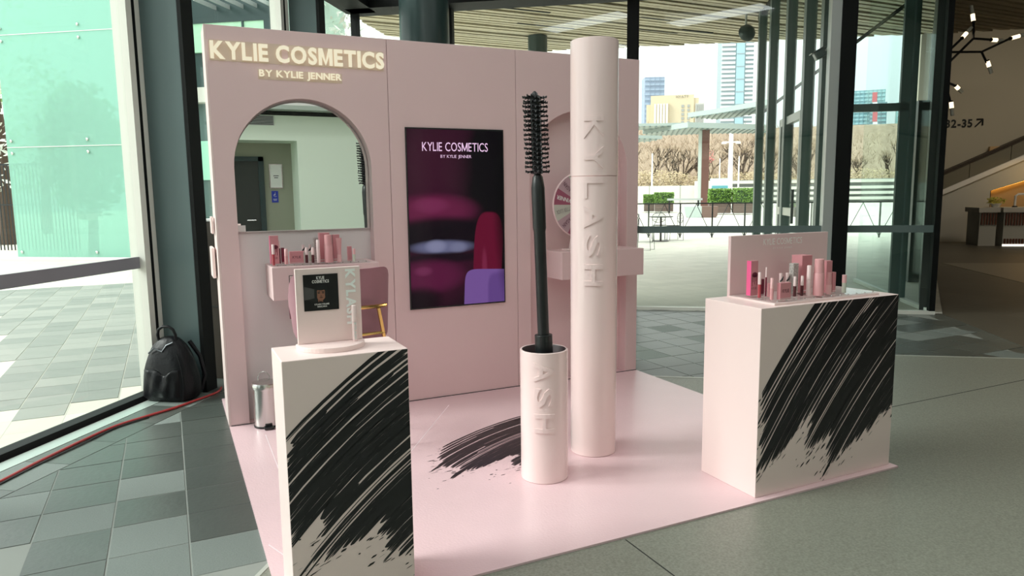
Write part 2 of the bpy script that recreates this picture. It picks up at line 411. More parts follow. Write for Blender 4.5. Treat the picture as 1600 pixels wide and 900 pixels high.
# core block behind the camera: seen only in the mirror
wc = struct('wall_back')
wallm = M['wall_mint']
MB().box(1.85, 5.2, -4.5, -1.40, 0, 2.68).obj('wall_panel', wallm, wc)
MB().box(-1.8, .2, -4.5, -1.40, 0, 2.68).obj('wall_panel', wallm, wc)
MB().box(.2, 1.85, -4.5, -1.40, 2.31, 2.68).obj('wall_panel', wallm, wc)
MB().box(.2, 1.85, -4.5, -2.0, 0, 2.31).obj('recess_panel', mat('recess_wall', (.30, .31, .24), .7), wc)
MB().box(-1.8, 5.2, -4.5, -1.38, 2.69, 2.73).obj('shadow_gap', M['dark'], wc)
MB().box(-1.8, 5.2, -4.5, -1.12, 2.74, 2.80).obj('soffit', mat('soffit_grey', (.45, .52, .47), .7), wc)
MB().box(-1.8, 5.2, -4.5, -1.14, 2.80, 5.19).obj('bulkhead', M['white'], wc)
dr = struct('door_1', (.86, -2.0, 0))
MB().box(-.48, .48, -.02, .012, .01, 2.03).obj('door_leaf', mat('door_dark', (.035, .04, .036), .5), dr)
f = MB().box(-.55, -.48, -.02, .04, 0, 2.1).box(.48, .56, -.02, .04, 0, 2.1).box(-.55, .56, -.02, .04, 2.03, 2.1)
f.obj('door_frame', M['teal_dark'], dr)
MB().bar((.40, .01, 1.12), (.40, .06, 1.12), .012).bar((.40, .06, 1.12), (.27, .06, 1.12), .011).obj('door_handle', M['steel'], dr)
t = thing('air_vent', 'dark air vent grille high on mint wall above the door recess', 'vent', (1.36, -1.40, 2.6))
MB().box(-.26, .17, 0, .015, -.07, .07).obj('frame', M['grey_frame'], t)
for i in range(6): MB().box(-.25, .16, .012, .02, -.06 + i * .022, -.05 + i * .022).obj('slat', M['black'], t)
t = thing('framed_notice', 'silver framed notice hanging beside the dark door, reflected in the mirror', 'notice', (1.60, -2.0, 1.80))
MB().box(-.1, .1, 0, .015, -.19, .19).obj('frame', M['steel'], t); MB().box(-.085, .085, .014, .017, -.175, .175).obj('sheet', M['white'], t)
MB().box(-.04, .04, .017, .0175, .0, .012).box(-.03, .03, .017, .0175, -.03, -.018).obj('print', M['black'], t)
t = thing('accessible_sign', 'small blue accessible-toilet sign below the silver notice frame', 'sign', (1.57, -2.0, 1.48))
MB().box(-.05, .05, 0, .006, -.09, .09).obj('plate', mat('sign_blue', (.02, .04, .36), .4), t)
sy = MB(); sy.lathe([(.007, -.001), (.007, .001)], 12, (0, 0)); sy.v = [(p[0] + .005, .0075, p[1] + .065) for p in sy.v]
sy.box(-.001, .006, .006, .0075, .025, .056).box(-.001, -.016, .006, .0075, .022, .028)
for k in range(10):
    a0 = PI * .55 + k * .42; sy.box(.004 + .022 * math.cos(a0) - .003, .004 + .022 * math.cos(a0) + .003, .006, .0075, .022 + .02 * math.sin(a0) - .003, .022 + .02 * math.sin(a0) + .003)
sy.box(-.03, .03, .006, .0075, -.04, -.034).box(-.025, .025, .006, .0075, -.058, -.052)
sy.obj('symbol', M['white'], t)['kind'] = 'stuff'

# unseen ceiling panels added as fill light for hall and lobby
def ceiling_fill(u, v, z, e, color, i, label, w=2.2, d=.6):
    t = thing('ceiling_fill_panel', label, 'lamp', uv(u, v, z), UA, 'added ceiling fill lights')
    MB().box(-w/2 - .03, w/2 + .03, -d/2 - .03, d/2 + .03, -.02, 0).obj('frame', M['white'], t)
    MB().box(-w/2, w/2, -d/2, d/2, -.03, -.02).obj('diffuser', emit('fill_diffuser', color, .8), t)
    lamp('ceiling_fill', 'AREA', uv(u, v, z - .05), e, color, (w, d))
for (u, v, l, k) in ((-1.2, -1.2, 'left rear of the hall', .8), (1.6, -1.2, 'right rear of the hall', .8), (-1.2, 2.2, 'hall left of the camera', .5), (1.6, 2.2, 'hall right of the camera', .55), (-1.2, 6.6, 'left half of the pink stand', .15), (2.2, 5.8, 'right half of the pink stand', .4)):
    ceiling_fill(u, v, 5.2, HALL_FILL * k, (.97, .98, 1), 0, 'added white fill light panel over the ' + l)
for (u, v, l) in ((8, 10, 'near left of the lobby'), (8, 16, 'far left of the lobby, before the bar'), (11.5, 16, 'far right of the lobby'), (12, 8, 'near right of the lobby')):
    ceiling_fill(u, v, 7.27, LOBBY_FILL, (1, .86, .66), 0, 'added warm fill light panel over the ' + l)  # warm fill for the lobby, added out of view

# ------------------------------------------------------------------ glazed facades
wn = [0]
def window_bay(axis, a, b, z1=5.2, at=None, band='band', gl='glass', frame='frame_black', fr=(.05, .05), trans=True, zt=3.82, sill='frame_black', bandz=(.975, 1.06)):
    """one glazed bay; axis 'u': runs along u at v=at ; axis 'v': runs along v at u=at"""
    wn[0] += 1; w = struct('window_%d' % wn[0], rz=UA)
    def bx(a0, a1, d0, d1, z0, z1_):
        return MB().box(a0, a1, at + d0, at + d1, z0, z1_) if axis == 'u' else MB().box(at + d0, at + d1, a0, a1, z0, z1_)
    bx(a + .0, b - .0, -.008, .008, .02, z1).obj('pane', M[gl], w)
    bx(a, b, -.05, .05, -.01, .035).obj('sill', M[sill], w)
    if band: bx(a, b, -.012, .012, *bandz).obj('visibility_band', M[band], w)
    if trans:
        d0, d1 = ((-.3, .1) if axis == 'u' else (-.1, .3))
        bx(a, b, d0, d1, zt, zt + .26).obj('transom', M['frame_black'], w)
    if frame == 'cream_frame': bx(b, b + .03, -.055, .062, 0, z1).obj('gasket', M['frame_black'], w)
    if fr[0]: bx(a, a + fr[0], -.06, .06, 0, z1).obj('mullion', M[frame], w)
    if fr[1]: bx(b - fr[1], b, -.06, .06, 0, z1).obj('mullion', M[frame], w)
    return w
# left facade (u = -3.66)
MB().box(-3.8, -3.56, -6, -2.3, 0, 5.2).obj('wall_panel', M['wall_beige'], struct('wall_left_added', rz=UA))  # unseen solid wall added to cut daylight from behind the camera
for (a, b) in ((-2.3, .05), (.08, 2.42), (2.5, 4.82), (4.85, 7.14), (7.18, 9.2)):
    window_bay('v', a, b, at=-3.66, frame='cream_frame', fr=(.065, .06 if b < 9 else 0))
def steel_column(v, label):
    t = thing('steel_column', label, 'column', uv(-3.45, v, 0), UA)
    c = MB().box(-.15, .16, 0, .12, 0, 5.2); c.obj('post', M['teal_steel'], t, bevel=.006)
    MB().box(.15, .185, .0, .14, 0, 5.2).obj('black_edge', M['frame_black'], t)
for v, l in ((.1, 'teal steel column of the left glass wall, level with the camera'),
             (2.5, 'teal steel column of the left glass wall, just out of the picture'),
             (4.9, 'teal steel column standing behind the black backpack'), (7.25, 'teal steel column rising behind the lit sign of the pink wall')):
    steel_column(v, l)
# back facade (v = 9.258)
window_bay('u', -3.69, -2.44, at=9.258, band='band_green', fr=(.05, .04))
window_bay('u', -2.44, -.165, at=9.258, band='band_green', fr=(.08, .0))
window_bay('u', -.165, 2.30, at=9.258, band='band_green', fr=(.145, .0), sill='cream_frame')
window_bay('u', 2.46, 3.5, at=9.258, band='band_green', gl='glass_teal', fr=(.0, .0), sill='cream_frame')
t = thing('door_post', 'pale grey and black post at the left of the glass entrance', 'column', uv(2.18, 9.258, 0), UA)
MB().box(0, .11, -.08, .08, 0, 5.2).obj('grey_post', M['grey_frame'], t); MB().box(.11, .28, -.1, .1, 0, 5.2).obj('black_post', M['frame_black'], t)
t = thing('corner_post', 'tall black post at the right end of the glass entrance', 'column', uv(3.468, 9.258, 0), UA)
MB().box(-.032, .032, -.04, .04, 0, 5.2).obj('post', M['frame_black'], t)
t = thing('round_column', 'thick glossy dark teal round column behind the pink wall', 'column', uv(-2.5, 8.45, 0))
MB().lathe([(.29, 0), (.29, 5.2)], 40).obj('shaft', M['teal_dark'], t, smooth=True)
t = thing('terrace_column', 'slim dark teal round column outside under the timber soffit', 'column', uv(-2.2, 16, 0))
MB().lathe([(.21, 0), (.21, 4.85)], 32).obj('shaft', M['teal_dark'], t, smooth=True)

# glass entrance box running out from the facade
wn[0] += 1; w = struct('window_%d' % wn[0], rz=UA)
MB().box(2.28, 2.3, 9.3, 15.3, .03, 4.86).obj('pane', M['glass_teal'], w)
for v0 in (9.72, 10.72, 12.0, 13.5, 14.75):
    MB().box(2.22, 2.36, v0, v0 + .16, 0, 4.86).obj('mullion', M['green_frame'], w)
MB().box(2.25, 2.33, 9.3, 15.2, 4.78, 4.86).obj('head_rail', M['frame_black'], w)
MB().box(2.25, 2.33, 9.3, 15.2, 0, .06).obj('sill', M['green_frame'], w)
wn[0] += 1; w = struct('window_%d' % wn[0], rz=UA)
MB().box(3.47, 3.49, 9.33, 12.3, .03, 4.86).obj('pane', M['glass_teal'], w)
MB().box(3.45, 3.51, 9.33, 12.4, 0, .05).obj('sill', M['cream_frame'], w)
MB().box(3.45, 3.51, 10.25, 10.33, 0, 4.86).obj('mullion', M['green_frame'], w)
# inner doors of the entrance
for nm, (u0, u1), lab in (('door_2', (2.62, 3.46), 0),):
    d = struct(nm, uv(0, 10.35, 0), UA)
    MB().box(u0, u0 + .09, -.03, .03, 0, 4.86).box(u1 - .12, u1, -.03, .03, 0, 4.86).box(u0, u1, -.03, .03, 2.5, 2.6).obj('frame', M['green_frame'], d)
    MB().box(u0 + .09, u1 - .12, -.008, .008, .02, 4.8).obj('pane', M['glass_teal'], d)
    MB().box(u0 + .09, u0 + .11, -.035, .035, 0, 2.5).obj('edge_strip', M['cream_frame'], d)
d = struct('door_3', uv(2.29, 10.95, 0), UA)
MB().box(-.04, .04, 0, .12, 0, 2.6).box(-.04, .04, 1.5, 1.62, 0, 2.6).box(-.04, .04, 0, 1.62, 2.5, 2.62).obj('frame', M['grey_frame'], d)
MB().box(-.05, .05, .1, 1.5, 1.1, 1.22).obj('push_bar', M['cream_frame'], d)
MB().box(-.05, .05, .1, 1.5, .0, .2).obj('kick_plate', M['cream_frame'], d)
MB().bar((-.08, .18, 1.0), (-.08, .18, 1.5), .02, 8).obj('door_handle', M['black'], d)
t = thing('dark_partition', 'tall dark teal panel standing outside the right of the glass entrance', 'panel', uv(4.38, 12.4, 0), UA)
MB().box(-.10, .10, 0, .12, 0, 2.85).obj('panel', M['teal_dark'], t)

# ------------------------------------------------------------------ timber soffit over the terrace
soff = struct('soffit')
spoly = [(-5.4, 9.5), (9, 9.5), (9, 17.8), (-2.7, 17.8), (-5.4, 15.3)]
sxy = [tuple(uv(*p)[:2]) for p in spoly]
MB().prism(sxy, 4.94, 5.3).obj('soffit_deck', M['dark'], soff)
y = min(p[1] for p in sxy)
sr = random.Random(8)
while y < max(p[1] for p in sxy):
    p = clip(clip(sxy, 0, 1, y), 0, -1, -(y + sr.uniform(.10, .15)))
    if len(p) > 2: MB().prism(p, 4.86 + sr.choice((0, 0, .008, .016)), 4.94).obj('slat', M['wood_slat'], soff)
    y += .2
for (x, y, l) in ((5.6, 12.4, 1.2), (6.6, 13.4, 1.3), (9.2, 12.9, 1.0), (8.6, 12.0, .7), (10.1, 12.6, .8)):
    MB().box(x, x + l, y, y + .05, 4.855, 4.9).obj('slot_light', M['dark'], soff)

# ================================================================== THE STAND
plat = thing('display_platform', 'low pink vinyl platform under the whole beauty stand', 'platform')
PZ = .012
MB().box(.28, 3.475, 2.461, 5.6, -.004, PZ).obj('deck', M['floor_pink'], plat)

# --- brush strokes: hundreds of bristle streaks as flat print
def stroke(mb, org, d, ext, n, ends, width, rnd, lift, frame, bound, curve=0.0, gapfrac=.12, speck=60, thin=1.0):
    """streaks run along unit d (2-D) ; offsets across ; ends(t)-> (start,end) lengths ; bound = clip rectangle"""
    px, py = -d[1], d[0]
    def put(poly):
        for (a, b, c) in bound:
            poly = clip(poly, a, b, c)
            if len(poly) < 3: return
        mb.poly([frame(p[0], p[1], lift) for p in poly])
    FR = [0, .02, .06, .15, .3, .45, .6, .75, .88, .95, .985, 1]; TP = [.3, .8, 1, 1, 1, 1, 1, 1, 1, .95, .7, .2]
    def ribbon(q0, q1, off, hw, tap=True):
        left = []; right = []; wob = 0
        for f, tp in zip(FR, TP):
            q = q0 + (q1 - q0) * f; bend = curve * q * q; wob = rnd.uniform(-.1, .1) * hw; k = (tp if tap else 1) * rnd.uniform(.9, 1.12)
            cx = org[0] + d[0]*q + px*(off + bend + hw/2 + wob); cy = org[1] + d[1]*q + py*(off + bend + hw/2 + wob)
            left.append((cx - px*hw*k*.52, cy - py*hw*k*.52)); right.append((cx + px*hw*k*.52, cy + py*hw*k*.52))
        for k in range(len(FR) - 1): put([left[k], left[k+1], right[k+1], right[k]])
    t = 0.0
    while t < 1:
        w = rnd.uniform(.25, 1.6) / n * (1.8 if rnd.random() < .15 else 1)
        gp = gapfrac * (2.6 if t < .07 else 1.5 if t < .45 else .8); gap = 0
        s, e = ends(t); e += rnd.gauss(0, .013) + (abs(rnd.gauss(0, .05)) if rnd.random() < .22 else 0); s += rnd.gauss(0, .012)
        off = t * width; hw = w * width
        ribbon(s, e, off, hw)
        if rnd.random() < gp:
            gap = rnd.uniform(.25, .7) / n * thin
            if rnd.random() < .75:                       # the pale slit runs only part of the way
                c0 = rnd.uniform(.15, .8)
                if rnd.random() < .5: ribbon(s, s + (e - s) * c0, (t + w) * width, gap * width)
                else: ribbon(s + (e - s) * c0, e, (t + w) * width, gap * width)
                if rnd.random() < .35: ribbon(s, s + (e - s) * .2, (t + w) * width, gap * width)
        for _ in range(rnd.choice((0, 1, 1, 2, 3))):     # torn bits past the end
            q = e + rnd.expovariate(1 / .045); l = rnd.uniform(.008, .05); ww = hw * rnd.uniform(.15, .5); o2 = off + rnd.uniform(0, hw)
            bend = curve * q * q
            pt = lambda a, b: (org[0] + d[0]*(q + a) + px*(o2 + bend + b), org[1] + d[1]*(q + a) + py*(o2 + bend + b))
            put([pt(0, 0), pt(l*.3, ww*.5), pt(l*.8, ww*.35), pt(l, 0), pt(l*.6, -ww*.5), pt(l*.2, -ww*.3)])
        t += w + gap
def lerp_table(tab):
    def f(t):
        for (t0, a0), (t1, a1) in zip(tab, tab[1:]):
            if t <= t1: return a0 + (a1 - a0) * (t - t0) / (t1 - t0)
        return tab[-1][1]
    return f

def plinth(name, label, x0, x1, y0, y1, h, org, ends, width, seed, deg, curve=.04):
    t = thing(name, label, 'plinth', ((x0 + x1) / 2, (y0 + y1) / 2, PZ)); w = x1 - x0; d = y1 - y0
    MB().box(-w/2, w/2, -d/2, d/2, 0, h - PZ).obj('body', M['pink_white'], t, bevel=.003)
    mb = MB(); e = .002
    bound = [(1, 0, e), (-1, 0, -(w - e)), (0, 1, e), (0, -1, -(h - PZ - e))]
    a = math.radians(deg)
    stroke(mb, org, (math.cos(a), math.sin(a)), None, 84, ends, width, random.Random(seed),
           .0008, lambda x, z, l: (x - w/2, -d/2 - l, z), bound, curve=curve, gapfrac=.3)
    o = mb.obj('brush_stroke_print', M['black_print'], t, recalc=False); o['kind'] = 'stuff'
    return t
# right plinth (0.96 wide): strokes from the upper right to the lower left
endR = lerp_table([(0, .90), (.1, 1.0), (.2, 1.12), (.25, 1.1), (.30, .98), (.33, .80), (.355, .75), (.39, .80), (.42, .86), (.46, .87), (.49, .82), (.51, .77), (.53, .75), (.56, .78), (.61, .80), (.65, .81), (.69, .72), (.75, .55), (.83, .33), (.92, .2), (1, .1)])
pr = plinth('display_plinth', 'wide pale pink plinth with black brush stroke, right front of the stand', 2.491, 3.452, 2.50, 2.892, .946,
            (.609, 1.192), lambda t: (-.02 - .55 * t, endR(t)), 1.02, 3, 222, .13)
endL = lerp_table([(0, .68), (.1, .77), (.2, .84), (.275, .83), (.305, .72), (.325, .63), (.345, .66), (.37, .80), (.40, .83), (.45, .76), (.485, .68), (.505, .57), (.53, .55), (.58, .58), (.65, .57), (.69, .54), (.73, .46), (.80, .40), (.90, .36), (1, .3)])
pl = plinth('display_plinth', 'narrow pale pink plinth with black brush stroke, at the left front corner', .315, .757, 2.4655, 2.7185, .946,
            (.571, 1.064), lambda t: (-.3 * t, endL(t)), .98, 11, 205, .25)
# floor stroke
mb = MB(); a = math.radians(189)
endF = lerp_table([(0, .9), (.08, 1.0), (.2, 1.06), (.3, 1.02), (.40, .96), (.46, .88), (.50, .66), (.54, .62), (.58, .74), (.64, .72), (.70, .60), (.74, .54), (.80, .58), (.9, .56), (1, .48)])
stroke(mb, (2.24, 4.235), (math.cos(a), math.sin(a)), None, 64, lambda t: (.12, endF(t)), .90, random.Random(5), PZ + .0006,
       lambda x, y, l: (x, y, l), [(1, 0, .3), (-.86, .5, .025)], curve=.27, gapfrac=.3)
mb.obj('brush_stroke_print', M['black_print'], plat, recalc=False)['kind'] = 'stuff'
sm = MB()
for p, q in (((.302, 3.09), (.346, 2.97)), ((1.2, 3.90), (1.72, 4.66)), ((.45, 2.9), (.47, 4.6))):
    d = (Vector(q) - Vector(p)).normalized() * .003; sm.poly([(p[0]-d.y, p[1]+d.x, PZ+.0004), (p[0]+d.y, p[1]-d.x, PZ+.0004), (q[0]+d.y, q[1]-d.x, PZ+.0004), (q[0]-d.y, q[1]+d.x, PZ+.0004)])
sm.obj('vinyl_seam', mat('seam_pink', (.86, .72, .76), .3), plat)

# --- back wall of the stand
YW = 4.8755; HW = 2.535
wall = thing('backdrop_wall', 'tall pink three-panel wall of the stand with two arched alcoves', 'wall', (.29, YW, PZ))
def arch_outline(x0, x1, a0, a1, spring, n=28):
    r = (a1 - a0) / 2; c = (a0 + a1) / 2
    arc = [(c + r * math.cos(PI * k / n), spring + r * math.sin(PI * k / n)) for k in range(n + 1)]
    return [(x0, 0), (x0, HW - PZ), (x1, HW - PZ), (x1, 0), (a1, 0)] + arc + [(a0, 0)]
AD = .10
def rel(p): return [(x - .29, z) for x, z in p]
MB().prism(rel(arch_outline(.29, 1.411, .406, 1.281, 1.667)), 0, AD, 'y').obj('panel', M['pink'], wall, bevel=.0015, seg=1)
MB().prism(rel([(1.414, 0), (1.414, HW - PZ), (2.376, HW - PZ), (2.376, 0)]), 0, AD, 'y').obj('panel', M['pink'], wall, bevel=.0015, seg=1)
MB().prism(rel(arch_outline(2.379, 3.475, 2.49, 3.366, 1.667)), 0, AD, 'y').obj('panel', M['pink'], wall, bevel=.0015, seg=1)
MB().box(0, 1.122, AD, .27, 0, HW - PZ).obj('back_panel', [M['alcove']], wall)
MB().box(1.122, 3.185, AD, .27, 0, HW - PZ).obj('back_panel', M['pink'], wall)
MB().box(-.012, .0, .0, .27, 0, HW - PZ).obj('side_panel', M['pink_white'], wall)
MB().box(.0, 3.185, -.004, 0, 0, .004).obj('base_shadow_gap', M['dark'], wall)
sign = emit('sign_glow', (1, .92, .68), .72); sign.node_tree.nodes['Principled BSDF'].inputs['Base Color'].default_value = (.25, .23, .18, 1)
halo = mat('painted_halo', (.72, .57, .47), .6)  # the letters' warm glow on the wall, put into the colour
text_on('sign_letters', 'KYLIE COSMETICS', .308 - .29, -.012, 2.331 - PZ, 1.08, .108, sign, wall, bold=.034, ext=.012)
text_on('sign_letters', 'BY KYLIE JENNER', .585 - .29, -.010, 2.229 - PZ,   .515, .055, sign, wall, bold=.022, ext=.009)
MB().box(.012, .44, -.0015, -.0005, 2.323 - PZ, 2.447 - PZ).box(.478, 1.098, -.0015, -.0005, 2.323 - PZ, 2.447 - PZ).box(.29, .815, -.0015, -.0005, 2.225 - PZ, 2.288 - PZ).obj('halo_paint', halo, wall)
lamp('sign_glow', 'AREA', (.86, YW - .05, 2.36), .22, (1, .8, .5), (1.05, .2), (PI / 2, 0, PI))
t = thing('power_box', 'white power box fixed to the left edge of the pink wall', 'box', (.268, YW + .12, .97))
MB().box(-.02, .0, .02, .22, 0, .2).obj('case', M['pink_white'], t, bevel=.006); MB().box(-.012, .0, .0, .12, .29, .4).obj('bracket', M['pink_white'], t, bevel=.004)
# arched mirror
mi = thing('arched_mirror', 'arched mirror set in the left alcove of the pink wall', 'mirror', (.8435, YW + AD, 1.27))
r = .4345
MB().prism([(-r, 0), (r, 0)] + [(r * math.cos(PI * k / 40), .397 + r * math.sin(PI * k / 40)) for k in range(41)], -.012, -.001, 'y').obj('glass', M['mirror'], mi)
MB().box(-r, -r + .05, -.02, -.011, 0, .04).obj('corner_block', M['white'], mi)  # small white block at the mirror's lower left corner
MB().box(-r, r, -.016, -.012, -.004, .0).obj('bottom_trim', M['alcove'], mi)

# screen
scr = thing('wall_screen', 'large portrait video screen showing lips and a lipstick', 'screen', (1.895, YW, .681))
def screen_material():
    m, N, L, b = nodes('lipstick_video'); b.inputs['Base Color'].default_value = (.003, .003, .003, 1); b.inputs['Roughness'].default_value = .15; b.inputs['Specular IOR Level'].default_value = .15
    tc = N.new('ShaderNodeTexCoord'); obj_ = tc.outputs['Object']
    def mask(cx, cz, rx, rz, soft, p=2.0, rot=0):
        mp = N.new('ShaderNodeMapping'); mp.vector_type = 'TEXTURE'
        mp.inputs['Location'].default_value = (cx, 0, cz); mp.inputs['Rotation'].default_value = (0, rot, 0); mp.inputs['Scale'].default_value = (rx, 1e3, rz)
        L.new(obj_, mp.inputs[0])
        sp = N.new('ShaderNodeSeparateXYZ'); L.new(mp.outputs[0], sp.inputs[0]); outs = []
        for i in (0, 2):
            a = N.new('ShaderNodeMath'); a.operation = 'ABSOLUTE'; L.new(sp.outputs[i], a.inputs[0])
            q = N.new('ShaderNodeMath'); q.operation = 'POWER'; q.inputs[1].default_value = p; L.new(a.outputs[0], q.inputs[0]); outs.append(q)
        s = N.new('ShaderNodeMath'); s.operation = 'ADD'; L.new(outs[0].outputs[0], s.inputs[0]); L.new(outs[1].outputs[0], s.inputs[1])
        r_ = N.new('ShaderNodeMapRange'); r_.interpolation_type = 'SMOOTHSTEP'; r_.inputs[1].default_value = 1 + soft; r_.inputs[2].default_value = max(0, 1 - soft)
        r_.inputs[3].default_value = 0; r_.inputs[4].default_value = 1; L.new(s.outputs[0], r_.inputs[0]); return r_.outputs[0]
    cur = None
    def layer(col, m_, k=1):
        nonlocal cur
        mx = N.new('ShaderNodeMix'); mx.data_type = 'RGBA'; mx.inputs[7].default_value = (*col, 1)
        if cur is None: mx.inputs[6].default_value = (.005, .003, .006, 1)
        else: L.new(cur, mx.inputs[6])
        if k != 1:
            q = N.new('ShaderNodeMath'); q.operation = 'MULTIPLY'; q.inputs[1].default_value = k; L.new(m_, q.inputs[0]); m_ = q.outputs[0]
        L.new(m_, mx.inputs[0]); cur = mx.outputs[2]
    layer((.07, .012, .035), mask(-.2, 1.0, .25, .35, 1), .8)
    layer((.06, .008, .03), mask(.0, 1.25, .12, .09, 1), .6)
    layer((.05, .006, .025), mask(-.18, .42, .34, .42, .8))
    layer((.17, .016, .07), mask(-.18, .70, .30, .105, .8))          # upper lip
    layer((.26, .035, .12), mask(-.20, .735, .12, .05, 1), .8)
    layer((.005, .004, .008), mask(-.12, .52, .40, .13, .5), .95)     # open mouth
    layer((.18, .19, .34), mask(-.12, .438, .22, .045, .8))            # teeth
    layer((.32, .33, .52), mask(-.17, .445, .07, .04, 1), .9); layer((.25, .26, .42), mask(.0, .43, .06, .035, 1), .8)
    layer((.006, .004, .01), mask(-.1, .36, .36, .035, .9), .9)
    layer((.13, .012, .06), mask(-.22, .23, .24, .11, .8))            # lower lip
    layer((.25, .04, .13), mask(-.27, .27, .06, .03, 1), .7)
    layer((.004, .003, .006), mask(-.3, .06, .16, .09, .8), .8)
    layer((.17, .006, .035), mask(.235, .36, .115, .32, .10, 3.2, .06))    # lipstick
    layer((.28, .03, .09), mask(.205, .28, .02, .12, 1), .8)
    layer((.24, .12, .42), mask(.24, .06, .20, .20, .06, 6, .05))     # purple collar
    layer((.15, .07, .30), mask(.33, .05, .10, .18, .5, 4), .8)
    layer((.003, .003, .004), mask(.45, .75, .14, .7, .8), .85)
    L.new(cur, b.inputs['Emission Color']); b.inputs['Emission Strength'].default_value = .62
    return m
MB().box(-.372, .372, -.012, .001, 0, 1.275).obj('bezel', M['black'], scr)
MB().box(-.364, .364, -.0135, -.0115, .01, 1.265).obj('picture', screen_material(), scr)
cap = emit('screen_caption', (.55, .38, .55), 1.0)
text_on('caption', 'KYLIE COSMETICS', -.255, -.0145, 1.115, .50, .062, cap, scr, bold=.003)
text_on('caption', 'BY KYLIE JENNER', -.12, -.0145, 1.062, .235, .028, cap, scr, bold=.0)

# shelves in the alcoves
def vanity_shelf(x0, x1, label, drawer):
    t = thing('vanity_shelf', label, 'shelf', ((x0 + x1) / 2, YW + AD, .845)); w = (x1 - x0) / 2; d = .32
    MB().box(-w, w, -d, -.001, 0, .21).obj('body', M['pink'], t, bevel=.003)
    if drawer:
        MB().box(-w + .10, w - .08, -d - .0015, -d + .01, .005, .155).obj('drawer_gap', M['dark'], t)
        MB().box(-w + .104, w - .084, -d - .004, -d + .01, .005, .151).obj('drawer', M['pink'], t, bevel=.002)
    return t
vanity_shelf(.57, 1.25, 'pink wall shelf with drawer full of make-up below the mirror', True)
vanity_shelf(2.64, 3.40 - .02, 'plain pink wall shelf carrying the prize wheel in the right alcove', False)

# prize wheel
wh = thing('prize_wheel', 'tabletop prize wheel with pink wedges behind the giant mascara tubes', 'wheel', (2.86, 4.74, 1.0575))
cz = .345; R_ = .245
MB().tube([(R_ * 1.0 * math.cos(2*PI*k/48), 0, cz + R_ * math.sin(2*PI*k/48)) for k in range(49)], .008, 6, False).obj('rim', M['pink'], wh, smooth=True)
wc_ = [mat('wedge_white', (.55, .55, .48), .5), mat('wedge_pink', (.50, .34, .38), .5), mat('wedge_rose', (.36, .10, .16), .5)]
wtx = [('BETTER LUCK', mat('wedge_text', (.3, .28, .26), .6)), ('SPIN AGAIN', mat('wedge_text_b', (.2, .1, .13), .6)), ('WINNER', M['white'])]
seq = [2, 0, 1, 2, 0, 1, 2, 0, 1, 2, 0, 1]
for k in range(12):
    a0 = PI - math.radians(31) + k * PI / 6; i = seq[k]
    w = MB().prism([(0, cz)] + [(R_ * math.cos(a0 + j * PI / 30), cz + R_ * math.sin(a0 + j * PI / 30)) for j in range(6)], -.008, .008, 'y').obj('wedge', wc_[i], wh)
    me = text_mesh(wtx[i][0], .145, .03, wtx[i][1], .02)
    am = a0 + PI / 12
    me.transform(Matrix.Rotation(PI / 2, 4, 'X') @ Matrix.Rotation(am, 4, 'Z') @ Matrix.Translation((.085, -.015, 0)))
    link('wedge_lettering', me, w, (0, -.009, cz))
MB().lathe([(.025, 0), (.025, .03)], 20).obj('hub', M['white'], wh).matrix_local = Matrix.Translation((0, -.01, cz)) @ Matrix.Rotation(PI / 2, 4, 'X')
MB().bar((-.09, .03, 0), (-.03, .02, cz), .007, 8).bar((.09, .03, 0), (.03, .02, cz), .007, 8).box(-.14, .14, -.0, .06, 0, .012).obj('stand', M['pink_white'], wh)

# ------------------------------------------------------------------ giant mascara
def wrap_text(txt, top, bottom, arc_w, rad, mat_, ang0, proud=.0062, bold=.02):
    """raised letters wrapped round a cylinder, reading downwards"""
    n = len(txt); step = (top - bottom) / n; mb = bmesh.new()
    me_all = bpy.data.meshes.new('letters')
    for i, ch in enumerate(txt):
        me = text_mesh(ch, step * .74, arc_w, mat_, bold, proud)
        bm = bmesh.new(); bm.from_mesh(me)
        for k in range(1, 18):                              # cut across so that the letter can follow the curve
            bmesh.ops.bisect_plane(bm, geom=bm.verts[:] + bm.edges[:] + bm.faces[:], plane_co=(0, arc_w * k / 18, 0), plane_no=(0, 1, 0))
        for v in bm.verts:
            # text x -> downwards, text y -> around (to the right when reading down)
            z = top - i * step - v.co.x - step * .12; a = ang0 + (v.co.y - arc_w / 2) / rad
            r_ = rad + v.co.z - .0009
            v.co = (r_ * math.cos(a), r_ * math.sin(a), z)
        bm.to_mesh(me); bm.free(); mb.from_mesh(me); bpy.data.meshes.remove(me)
    bmesh.ops.recalc_face_normals(mb, faces=mb.faces)
    mb.to_mesh(me_all); mb.free(); me_all.materials.append(mat_); return me_all
def facing(x, y): return math.atan2(-y, -x)      # angle looking back to the visitor
bt = thing('giant_mascara_tube', 'tall closed pale pink giant mascara tube', 'display prop', (2.151, 3.433, PZ))
r = .130
MB().lathe([(r - .004, 0), (r, .003), (r, .02), (r, 1.55), (r, 1.570)], 64).obj('body', M['tube_pink'], bt, smooth=True)
MB().lathe([(r - .004, 1.570), (r - .004, 1.574)], 64).obj('joint', M['pink'], bt, smooth=True)
MB().lathe([(r - .001, 1.574), (r + .0005, 1.5744), (r + .0005, 1.59), (r + .0005, 2.27), (r + .0005, 2.291), (r - .004, 2.295)], 64).obj('cap', M['tube_pink'], bt, smooth=True)
link('raised_letters', wrap_text('KYLASH', 1.905, .955, .105, r + .0002, M['tube_pink'], facing(2.151, 3.433) - .02), bt)
st = thing('giant_open_tube', 'short open pale pink giant mascara tube holding the wand', 'display prop', (1.717, 3.221, PZ))
r2 = .124
MB().lathe([(r2 - .004, 0), (r2, .003), (r2, .02), (r2, .67), (r2, .684), (r2 - .002, .686), (r2 - .010, .686)], 64, close=False).obj('body', M['tube_pink'], st, smooth=True)
